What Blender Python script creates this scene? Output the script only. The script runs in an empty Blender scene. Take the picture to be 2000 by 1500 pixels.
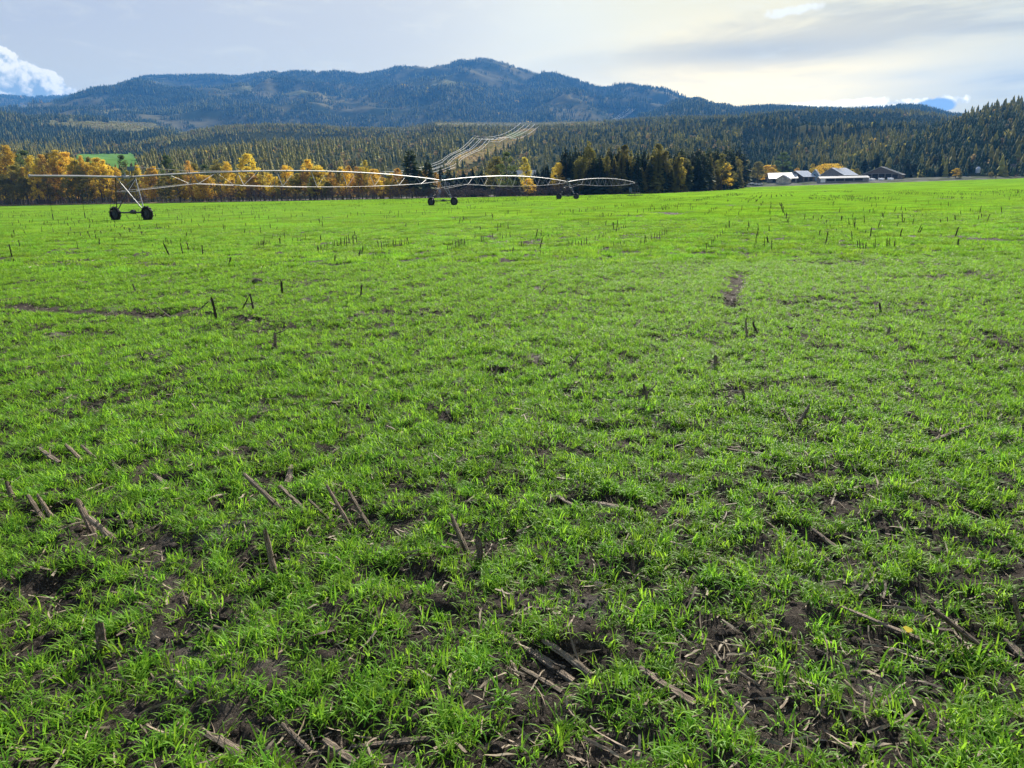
import bpy, math, random
import numpy as np
from mathutils import Vector, Matrix
R = math.radians
random.seed(7); rng = np.random.default_rng(7)
S = bpy.context.scene
COL = S.collection

# ------------------------------------------------------------------ camera
F = 1424.0; PITCH = R(14.75); ROLL = R(1.17); CAMZ = 1.6
_r0 = np.array([1.0, 0, 0]); _u0 = np.array([0, math.sin(PITCH), math.cos(PITCH)])
FWD = np.array([0, math.cos(PITCH), -math.sin(PITCH)])
RGT = math.cos(ROLL) * _r0 - math.sin(ROLL) * _u0
UPV = math.cos(ROLL) * _u0 + math.sin(ROLL) * _r0
cd = bpy.data.cameras.new('camera'); cam = bpy.data.objects.new('camera', cd); COL.objects.link(cam)
m = Matrix.Identity(4)
for i in range(3):
    m[i][0] = RGT[i]; m[i][1] = UPV[i]; m[i][2] = -FWD[i]
m[2][3] = CAMZ
cam.matrix_world = m
cd.sensor_width = 36; cd.lens = 36 * F / 2000; cd.clip_start = 0.05; cd.clip_end = 40000
S.camera = cam

# ------------------------------------------------------------------ light
SUN_AZ = R(19); SUN_EL = R(31)            # azimuth to the right of the view (+Y), elevation
SD = Vector((math.sin(SUN_AZ) * math.cos(SUN_EL), math.cos(SUN_AZ) * math.cos(SUN_EL), math.sin(SUN_EL)))
sl = bpy.data.lights.new('sun', 'SUN'); sl.energy = 5.0; sl.angle = R(0.5); sl.color = (1.0, 0.93, 0.82)
so = bpy.data.objects.new('sun', sl); COL.objects.link(so)
so.rotation_euler = SD.to_track_quat('Z', 'Y').to_euler()
S.view_settings.view_transform = 'Standard'; S.view_settings.look = 'None'
S.view_settings.exposure = 1.18; S.view_settings.gamma = 1.0
S.cycles.max_bounces = 6; S.cycles.diffuse_bounces = 2; S.cycles.transmission_bounces = 3
S.cycles.transparent_max_bounces = 6; S.cycles.volume_bounces = 0; S.cycles.glossy_bounces = 2
S.cycles.use_denoising = True

W = bpy.data.worlds.new("World"); S.world = W; W.use_nodes = True
class NT:
    def __init__(s, tree): s.t = tree; s.n = tree.nodes; s.l = tree.links
    def node(s, typ, **kw):
        n = s.n.new(typ)
        for k, v in kw.items(): setattr(n, k, v)
        return n
    def put(s, sock, v):
        if hasattr(v, 'is_output'): s.l.new(v, sock)
        elif v is not None: sock.default_value = v
    def math(s, op, a, b=None, c=None, clamp=False):
        n = s.node('ShaderNodeMath', operation=op); n.use_clamp = clamp
        s.put(n.inputs[0], a); s.put(n.inputs[1], b); s.put(n.inputs[2], c)
        return n.outputs[0]
    def vmath(s, op, a, b=None, out=0):
        n = s.node('ShaderNodeVectorMath', operation=op); s.put(n.inputs[0], a); s.put(n.inputs[1], b)
        return n.outputs[out]
    def noise(s, vec, scale, detail=4, rough=0.55, dist=0.0):
        n = s.node('ShaderNodeTexNoise'); s.put(n.inputs['Vector'], vec)
        n.inputs['Scale'].default_value = scale; n.inputs['Detail'].default_value = detail
        n.inputs['Roughness'].default_value = rough; n.inputs['Distortion'].default_value = dist
        return n.outputs['Fac']
    def mapr(s, v, a, b, c=0.0, d=1.0, smooth=True):
        n = s.node('ShaderNodeMapRange'); n.interpolation_type = 'SMOOTHSTEP' if smooth else 'LINEAR'
        s.put(n.inputs[0], v)
        for i, q in enumerate((a, b, c, d)): n.inputs[i + 1].default_value = q
        return n.outputs[0]
    def mix(s, f, a, b, mode='MIX'):
        n = s.node('ShaderNodeMix', data_type='RGBA', blend_type=mode)
        s.put(n.inputs[0], f)
        for k, v in ((6, a), (7, b)):
            if isinstance(v, tuple) and len(v) == 3: v = (*v, 1)
            s.put(n.inputs[k], v)
        return n.outputs[2]
    def xyz(s, x, y, z):
        n = s.node('ShaderNodeCombineXYZ'); s.put(n.inputs[0], x); s.put(n.inputs[1], y); s.put(n.inputs[2], z)
        return n.outputs[0]
def az_el(px, py):
    d = FWD + RGT * (px - 1000) / F + UPV * (750 - py) / F
    return math.degrees(math.atan2(d[0], d[1])), math.degrees(math.atan2(d[2], math.hypot(d[0], d[1])))

w = NT(W.node_tree); w.n.clear()
sky = w.node('ShaderNodeTexSky', sky_type='NISHITA'); sky.sun_disc = False
sky.sun_elevation = SUN_EL; sky.sun_rotation = SUN_AZ; sky.air_density = 1.0; sky.dust_density = 1.5; sky.ozone_density = 2.0
tc = w.node('ShaderNodeTexCoord'); dirv = tc.outputs['Generated']
sep = w.node('ShaderNodeSeparateXYZ'); w.put(sep.inputs[0], dirv)
az = w.math('MULTIPLY', w.math('ARCTAN2', sep.outputs[0], sep.outputs[1]), 57.2958)
el = w.math('MULTIPLY', w.math('ARCSINE', sep.outputs[2]), 57.2958)
P = w.xyz(az, el, 0.0)
sdot = w.math('MAXIMUM', w.vmath('DOT_PRODUCT', dirv, tuple(SD), out=1), 0.0)
glow = w.math('POWER', sdot, 9.0)
# thin veil of high cloud: blue-grey away from the sun, whitish towards it
veil = w.mix(w.mapr(az, -42, 8), (0.51, 0.49, 0.47), (0.76, 0.69, 0.52))
veil = w.mix(w.mapr(el, 4, 13, 0.5, 0), veil, (1.18, 0.97, 0.34))
st = w.noise(w.xyz(w.math('MULTIPLY', w.math('ADD', az, w.math('MULTIPLY', el, 1.6)), 0.045), w.math('MULTIPLY', w.math('SUBTRACT', el, w.math('MULTIPLY', az, 0.045)), 0.30), 3.1), 1.0, 5, 0.55, 0.5)
right = w.mapr(az, -2, 10)
grey = w.math('MULTIPLY', w.mapr(st, 0.46, 0.66), right)
veil = w.mix(right, veil, (0.92, 0.80, 0.40))
veil = w.mix(w.math('MULTIPLY', grey, 0.9), veil, (0.52, 0.45, 0.24))
def blob(a0, e0, sa, se, slope=0.0):
    dx = w.math('MULTIPLY', w.math('SUBTRACT', az, a0), 1 / sa)
    dy = w.math('MULTIPLY', w.math('SUBTRACT', w.math('SUBTRACT', el, e0), w.math('MULTIPLY', w.math('SUBTRACT', az, a0), slope)), 1 / se)
    q = w.math('ADD', w.math('MULTIPLY', dx, dx), w.math('MULTIPLY', dy, dy))
    return w.math('EXPONENT', w.math('MULTIPLY', q, -1.0))
a1, e1 = az_el(1370, 160)
stt = w.mapr(st, 0.3, 0.62, 1.0, 0.45)
veil = w.mix(w.math('MULTIPLY', w.math('MULTIPLY', blob(a1, e1, 13, 3.0, 0.02), stt), 1.0, clamp=True), veil, (2.6, 1.85, 0.45))
a1, e1 = az_el(1080, 60)
veil = w.mix(w.math('MULTIPLY', blob(a1, e1, 7, 5.5), 0.6), veil, (1.02, 0.95, 0.64))
a1, e1 = az_el(1480, 98)
veil = w.mix(w.math('MULTIPLY', blob(a1, e1, 9, 0.9, -0.015), 0.8), veil, (0.54, 0.47, 0.26))
# fine streaks
fs = w.noise(w.xyz(w.math('MULTIPLY', az, 0.12), w.math('MULTIPLY', el, 0.5), 9.0), 1.6, 6, 0.6, 0.8)
veil = w.mix(w.math('MULTIPLY', w.mapr(fs, 0.5, 0.75), 0.25), veil, (1.05, 0.96, 0.62))
cover = w.mapr(el, 15, 32, 0.97, 0.12)
skyc = w.mix(cover, sky.outputs[0], w.vmath('SCALE', veil, None))
w.n[-1].name
sc_node = skyc.node.inputs[7].links[0].from_node; sc_node.inputs['Scale'].default_value = 5.6
# ---- cumulus banks low on the sky
def fluff(a0, e0, scale, seed):
    v = w.xyz(w.math('SUBTRACT', az, a0), w.math('SUBTRACT', el, e0), seed)
    n1 = w.noise(v, scale, 7, 0.58, 0.15)
    v2 = w.vmath('ADD', v, (0.35, 0.30, 0.0))
    n2 = w.noise(v2, scale, 7, 0.58, 0.15)
    return n1, w.math('SUBTRACT', n1, n2)
def over(base, mask, col, k=5.7):
    n = w.node('ShaderNodeVectorMath', operation='SCALE'); w.put(n.inputs[0], col if not isinstance(col, tuple) else col); n.inputs['Scale'].default_value = k
    return w.mix(mask, base, n.outputs[0])
# big heap at the left: top edge falls from upper left to lower right
aL, eL = az_el(0, 95); aR, eR = az_el(185, 186)
n1, sh = fluff(0, 0, 0.55, 2.0)
u = w.math('DIVIDE', w.math('SUBTRACT', az, aL), aR - aL)
prof = w.math('ADD', eR - 0.3, w.math('MULTIPLY', w.math('POWER', w.math('SUBTRACT', 1.0, u, clamp=True), 0.85), (eL - eR) + 0.45))
dd = w.math('ADD', w.math('SUBTRACT', prof, el), w.math('MULTIPLY', w.math('SUBTRACT', n1, 0.5), 2.6))
mk = w.math('MULTIPLY', w.mapr(dd, 0.0, 0.16), w.mapr(az, aR + 0.3, aR + 1.3, 1, 0))
body = w.mapr(w.math('ADD', w.math('MULTIPLY', sh, 3.0), w.math('SUBTRACT', 0.62, w.math('MULTIPLY', dd, 0.13))), 0.12, 0.68)
ccol = w.mix(body, (0.36, 0.43, 0.44), (1.22, 1.12, 0.86))
skyc = over(skyc, mk, ccol)
# low bank and lens cloud above the right-hand gap
aC, eC = az_el(1790, 205)
n1, sh = fluff(0, 0, 0.9, 7.0)
q = blob(aC, eC, 3.6, 0.55, -0.01)
mk = w.mapr(w.math('ADD', q, w.math('MULTIPLY', w.math('SUBTRACT', n1, 0.5), 1.3)), 0.42, 0.62)
skyc = over(skyc, mk, w.mix(w.mapr(sh, -0.12, 0.12), (1.0, 0.9, 0.6), (1.9, 1.7, 1.2)))
aC, eC = az_el(1828, 207)
q = w.math('MULTIPLY', blob(aC, eC, 1.35, 0.55, -0.04), w.mapr(el, eC - 0.9, eC - 0.2))
mk = w.mapr(w.math('ADD', q, w.math('MULTIPLY', w.math('SUBTRACT', n1, 0.5), 0.5)), 0.38, 0.6)
skyc = over(skyc, mk, (0.36, 0.48, 0.66))
aC, eC = az_el(1822, 222)
q = blob(aC, eC, 1.0, 0.28, -0.15)
skyc = over(skyc, w.mapr(w.math('ADD', q, w.math('MULTIPLY', w.math('SUBTRACT', n1, 0.5), 0.9)), 0.42, 0.6), (1.9, 1.7, 1.2))
aC, eC = az_el(1570, 208)
q = blob(aC, eC, 6.0, 0.35, 0.02)
skyc = over(skyc, w.math('MULTIPLY', w.mapr(w.math('ADD', q, w.math('MULTIPLY', w.math('SUBTRACT', n1, 0.5), 1.2)), 0.4, 0.75), 0.8), (2.2, 1.9, 1.1))
aC, eC = az_el(1545, 22)
q = blob(aC, eC, 2.6, 0.42, 0.10)
skyc = over(skyc, w.math('MULTIPLY', w.mapr(w.math('ADD', q, w.math('MULTIPLY', w.math('SUBTRACT', n1, 0.5), 1.8)), 0.45, 0.95), 0.8), (1.15, 1.1, 0.9))
bg = w.node('ShaderNodeBackground'); w.put(bg.inputs[0], skyc); bg.inputs[1].default_value = 0.1
wo = w.node('ShaderNodeOutputWorld'); w.l.new(bg.outputs[0], wo.inputs[0])

# ------------------------------------------------------------------ helpers
def hash2(ix, iy, s):
    h = (ix.astype(np.int64) * 374761393 + iy.astype(np.int64) * 668265263 + s * 974634777) & 0xffffffff
    h = ((h ^ (h >> 13)) * 1274126177) & 0xffffffff
    return ((h ^ (h >> 16)) & 0xffff) / 65535.0
def vnoise(x, y, s=0):
    x = np.asarray(x, float); y = np.asarray(y, float)
    ix = np.floor(x); iy = np.floor(y); fx = x - ix; fy = y - iy
    fx = fx * fx * (3 - 2 * fx); fy = fy * fy * (3 - 2 * fy)
    a = hash2(ix, iy, s); b = hash2(ix + 1, iy, s); c = hash2(ix, iy + 1, s); d = hash2(ix + 1, iy + 1, s)
    return (a * (1 - fx) + b * fx) * (1 - fy) + (c * (1 - fx) + d * fx) * fy
def fbm(x, y, s=0, o=5):
    t = 0; a = 1; n = 0
    for i in range(o):
        t = t + a * vnoise(x * 2 ** i + 17 * i, y * 2 ** i - 9 * i, s + i); n += a; a *= 0.5
    return t / n
def sstep(a, b, x):
    t = np.clip((np.asarray(x, float) - a) / (b - a), 0, 1); return t * t * (3 - 2 * t)
def gbase(x, y):
    x = np.asarray(x, float); y = np.asarray(y, float)
    z = np.clip((x - 20) / 85, 0, 6) * sstep(120, 450, y)
    z = z + sstep(452, 505, y) * 2.6 * sstep(90, 170, x)
    return z
def gz(x, y): return float(gbase(x, y))
def ray(px, py): return FWD + RGT * (px - 1000) / F + UPV * (750 - py) / F
def at(px, py, Y):
    d = ray(px, py); k = Y / d[1]; return Vector((d[0] * k, Y, CAMZ + d[2] * k))
def ground(px, py):
    d = ray(px, py); z = 0.0
    for _ in range(8):
        k = (z - CAMZ) / d[2]; z = gz(d[0] * k, d[1] * k)
    return Vector((d[0] * k, d[1] * k, z))
def proj(p):
    q = np.asarray(p, float) - np.array([0, 0, CAMZ]); dz = q @ FWD
    return 1000 + F * (q @ RGT) / dz, 750 - F * (q @ UPV) / dz
def xat(px, Y):
    return at(px, 380, Y).x

def tag(o, label=None, cat=None, group=None, kind=None):
    if label: o['label'] = label
    if cat: o['category'] = cat
    if group: o['group'] = group
    if kind: o['kind'] = kind
    return o
def empty(name, loc, rz=0.0):
    o = bpy.data.objects.new(name, None); COL.objects.link(o); o.location = loc; o.rotation_euler = (0, 0, rz)
    o.empty_display_size = 0.2
    return o
class MB:
    def __init__(s): s.v = []; s.f = []
    def add(s, v, f):
        o = len(s.v); s.v += [tuple(q) for q in v]; s.f += [tuple(i + o for i in q) for q in f]; return s
    def box(s, c, size, rot=None):
        a, b, d = [q / 2 for q in size]
        v = [Vector((x * a, y * b, z * d)) for z in (-1, 1) for y in (-1, 1) for x in (-1, 1)]
        if rot is not None: v = [rot @ q for q in v]
        v = [q + Vector(c) for q in v]
        return s.add(v, [(0, 2, 3, 1), (4, 5, 7, 6), (0, 1, 5, 4), (2, 6, 7, 3), (0, 4, 6, 2), (1, 3, 7, 5)])
    def tube(s, pts, r, n=6, cap=True):
        pts = [Vector(p) for p in pts]; rr = r if isinstance(r, (list, tuple)) else [r] * len(pts)
        vs = []; fs = []
        for i, p in enumerate(pts):
            d = (pts[min(i + 1, len(pts) - 1)] - pts[max(i - 1, 0)]).normalized()
            ref = Vector((0, 0, 1)) if abs(d.z) < 0.9 else Vector((1, 0, 0))
            a = d.cross(ref).normalized(); b = d.cross(a)
            for k in range(n):
                t = 2 * math.pi * k / n; vs.append(p + (a * math.cos(t) + b * math.sin(t)) * rr[i])
        for i in range(len(pts) - 1):
            for k in range(n):
                fs.append((i * n + k, i * n + (k + 1) % n, (i + 1) * n + (k + 1) % n, (i + 1) * n + k))
        if cap: fs.append(tuple(range(n))); fs.append(tuple(range((len(pts) - 1) * n, len(pts) * n))[::-1])
        return s.add(vs, fs)
    def mesh(s, name):
        me = bpy.data.meshes.new(name); me.from_pydata([tuple(q) for q in s.v], [], s.f); me.update(); return me
    def build(s, name, mat, parent=None, smooth=False, loc=(0, 0, 0)):
        me = s.mesh(name); me.materials.append(mat)
        if smooth: me.polygons.foreach_set('use_smooth', [True] * len(me.polygons))
        o = bpy.data.objects.new(name, me); COL.objects.link(o); o.parent = parent; o.location = loc
        return o
def npmesh(name, v, f, mats, midx=None, smooth=False):
    v = np.asarray(v, np.float32); f = np.asarray(f, np.int32)
    me = bpy.data.meshes.new(name); k = f.shape[1]
    me.vertices.add(len(v)); me.vertices.foreach_set('co', v.ravel())
    me.loops.add(f.size); me.loops.foreach_set('vertex_index', f.ravel())
    me.polygons.add(len(f)); me.polygons.foreach_set('loop_start', np.arange(0, f.size, k, dtype=np.int32))
    me.polygons.foreach_set('loop_total', np.full(len(f), k, np.int32))
    for q in (mats if isinstance(mats, (list, tuple)) else [mats]): me.materials.append(q)
    if midx is not None: me.polygons.foreach_set('material_index', np.asarray(midx, np.int32))
    if smooth: me.polygons.foreach_set('use_smooth', np.ones(len(f), bool))
    me.update(calc_edges=True); return me
def link(name, me, parent=None, loc=(0, 0, 0)):
    o = bpy.data.objects.new(name, me); COL.objects.link(o); o.parent = parent; o.location = loc; return o
ORD = ['first', 'second', 'third', 'fourth', 'fifth', 'sixth', 'seventh', 'eighth', 'ninth', 'tenth', 'eleventh', 'twelfth', 'thirteenth', 'fourteenth', 'fifteenth', 'sixteenth', 'seventeenth', 'eighteenth', 'nineteenth', 'twentieth']
def ordw(i):
    if i < 20: return ORD[i]
    tens = {2: 'twenty', 3: 'thirty', 4: 'forty', 5: 'fifty', 6: 'sixty', 7: 'seventy', 8: 'eighty', 9: 'ninety'}
    n = i + 1
    if n % 10 == 0: return {2: 'twentieth', 3: 'thirtieth', 4: 'fortieth', 5: 'fiftieth', 6: 'sixtieth', 7: 'seventieth', 8: 'eightieth', 9: 'ninetieth'}[n // 10]
    return tens[n // 10] + '-' + ORD[n % 10 - 1]

# ------------------------------------------------------------------ materials
def mat(name, col, rough=0.8, spec=0.3, metal=0.0, col2=None, scale=5.0, bump=0.0, bscale=30.0, trans=0.0, tcol=None, rand=0.0, patch=None, stretch=None):
    M = bpy.data.materials.new(name); M.use_nodes = True; t = NT(M.node_tree); n = t.n; n.clear()
    out = t.node('ShaderNodeOutputMaterial'); b = t.node('ShaderNodeBsdfPrincipled')
    b.inputs['Roughness'].default_value = rough; b.inputs['Specular IOR Level'].default_value = spec; b.inputs['Metallic'].default_value = metal
    c = (*col, 1); tcn = t.node('ShaderNodeTexCoord'); ov = tcn.outputs['Object']
    if stretch: ov = t.vmath('MULTIPLY', ov, stretch)
    if col2 is not None:
        c = t.mix(t.mapr(t.noise(ov, scale, 5, 0.6), 0.35, 0.65), col, col2)
    if patch is not None:       # slow variation over the ground, in world metres
        g = t.node('ShaderNodeNewGeometry')
        c = t.mix(t.mapr(t.noise(g.outputs['Position'], patch[0], 4, 0.6), 0.35, 0.65), c, patch[1])
    if rand:
        oi = t.node('ShaderNodeObjectInfo'); hs = t.node('ShaderNodeHueSaturation')
        t.put(hs.inputs['Value'], t.math('ADD', 1 - rand, t.math('MULTIPLY', oi.outputs['Random'], 2 * rand)))
        t.put(hs.inputs['Hue'], t.math('ADD', 0.5 - rand * 0.04, t.math('MULTIPLY', t.math('FRACT', t.math('MULTIPLY', oi.outputs['Random'], 7.3)), rand * 0.08)))
        t.put(hs.inputs['Color'], c); c = hs.outputs[0]
    t.put(b.inputs['Base Color'], c)
    if bump:
        bn = t.node('ShaderNodeBump'); bn.inputs['Strength'].default_value = bump; bn.inputs['Distance'].default_value = 0.05
        t.put(bn.inputs['Height'], t.noise(ov, bscale, 6, 0.65)); t.put(b.inputs['Normal'], bn.outputs[0])
    if trans:
        tr = t.node('ShaderNodeBsdfTranslucent')
        t.put(tr.inputs[0], t.mix(1.0, c, (*(tcol or (1, 1, 1)),), 'MULTIPLY') if tcol else c)
        mx = t.node('ShaderNodeMixShader'); mx.inputs[0].default_value = trans
        t.l.new(b.outputs[0], mx.inputs[1]); t.l.new(tr.outputs[0], mx.inputs[2]); t.l.new(mx.outputs[0], out.inputs[0])
    else: t.l.new(b.outputs[0], out.inputs[0])
    return M
M = {}
def leafmat(n, c, tr=0.45, rand=0.25, **k): M[n] = mat(n, c, rough=0.8, spec=0.06, trans=tr, rand=rand, **k)
M['grass'] = mat('grass', (0.162, 0.335, 0.032), rough=0.5, spec=0.13, trans=0.53, tcol=(1.38, 1.25, 0.95), rand=0.3, patch=(0.5, (0.165, 0.35, 0.03)))
M['dry'] = mat('dry_grass', (0.36, 0.29, 0.17), rough=0.8, trans=0.3, rand=0.2)
M['straw'] = mat('straw', (0.27, 0.215, 0.14), rough=0.7, spec=0.3, rand=0.35, col2=(0.13, 0.10, 0.065), scale=20)
M['stalk'] = mat('stalk', (0.42, 0.33, 0.24), rough=0.75, spec=0.25, rand=0.25, col2=(0.13, 0.10, 0.07), scale=30, bump=1.0, bscale=50, stretch=(1, 1, .12))
leafmat('gold', (0.72, 0.52, 0.06), tr=.5); leafmat('orange', (0.60, 0.38, 0.08), tr=.5); leafmat('yellow', (0.52, 0.42, 0.07))
leafmat('olive', (0.24, 0.22, 0.05)); leafmat('green', (0.10, 0.14, 0.04)); leafmat('rust', (0.34, 0.17, 0.08))
leafmat('needle', (0.042, 0.072, 0.036), tr=0.25); leafmat('pine', (0.085, 0.115, 0.04), tr=0.25)
leafmat('larch', (0.26, 0.24, 0.06), tr=0.35); leafmat('tan', (0.28, 0.21, 0.10), tr=0.35)
M['bark'] = mat('bark', (0.10, 0.08, 0.062), col2=(0.05, 0.04, 0.03), scale=3)
M['palebark'] = mat('pale_bark', (0.42, 0.40, 0.36), col2=(0.22, 0.2, 0.17), scale=2)
M['twig'] = mat('twig', (0.15, 0.11, 0.10), rand=0.2)
M['steel'] = mat('galvanised', (0.34, 0.345, 0.35), rough=0.5, metal=0.35, col2=(0.28, 0.29, 0.29), scale=2)
M['wire'] = mat('wire_metal', (0.75, 0.75, 0.75), rough=0.9, spec=0.1)
M['darksteel'] = mat('dark_steel', (0.07, 0.075, 0.08), rough=0.5, metal=0.5)
M['rubber'] = mat('rubber', (0.012, 0.012, 0.013), rough=0.75, spec=0.3)
M['hose'] = mat('hose', (0.03, 0.03, 0.03))
M['bluebox'] = mat('blue_grey_paint', (0.10, 0.17, 0.22), rough=0.5)
M['metalroof'] = mat('pale_metal_roof', (0.42, 0.41, 0.38), rough=0.6, spec=0.2, col2=(0.42, 0.41, 0.39), scale=0.6)
M['greyroof'] = mat('grey_metal_roof', (0.50, 0.54, 0.60), rough=0.35, spec=0.5, col2=(0.40, 0.44, 0.5), scale=0.6)
M['beige'] = mat('beige_wall', (0.66, 0.60, 0.48), col2=(0.38, 0.34, 0.28), scale=1.0)
M['greywall'] = mat('grey_wall', (0.26, 0.25, 0.24), col2=(0.19, 0.18, 0.17), scale=1.0)
M['timber'] = mat('timber', (0.17, 0.14, 0.12), col2=(0.11, 0.09, 0.08), scale=2.0)
M['dark'] = mat('dark_interior', (0.02, 0.02, 0.022))
M['white'] = mat('white_plastic', (0.82, 0.82, 0.80), rough=0.4)
M['bluewall'] = mat('blue_grey_wall', (0.25, 0.36, 0.46), col2=(0.18, 0.27, 0.36), scale=1)
M['glass'] = mat('glass', (0.03, 0.035, 0.04), rough=0.1, spec=0.6)
M['brownroof'] = mat('brown_roof', (0.10, 0.09, 0.085)); M['red'] = mat('red_paint', (0.25, 0.04, 0.03))
M['gravel'] = mat('gravel', (0.17, 0.165, 0.15), col2=(0.06, 0.075, 0.035), scale=0.10, rough=1.0, spec=0.0, bump=0.3)
M['pasture'] = mat('pasture', (0.13, 0.25, 0.05), col2=(0.09, 0.19, 0.045), scale=0.02, rough=1.0, spec=0.0)
M['hillfloor'] = mat('forest_floor', (0.030, 0.036, 0.018), col2=(0.07, 0.07, 0.03), scale=0.008, rough=1.0, spec=0.0)
M['farfloor'] = mat('far_forest_floor', (0.030, 0.040, 0.022), col2=(0.17, 0.145, 0.07), scale=0.004, rough=1.0, spec=0.0)

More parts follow.
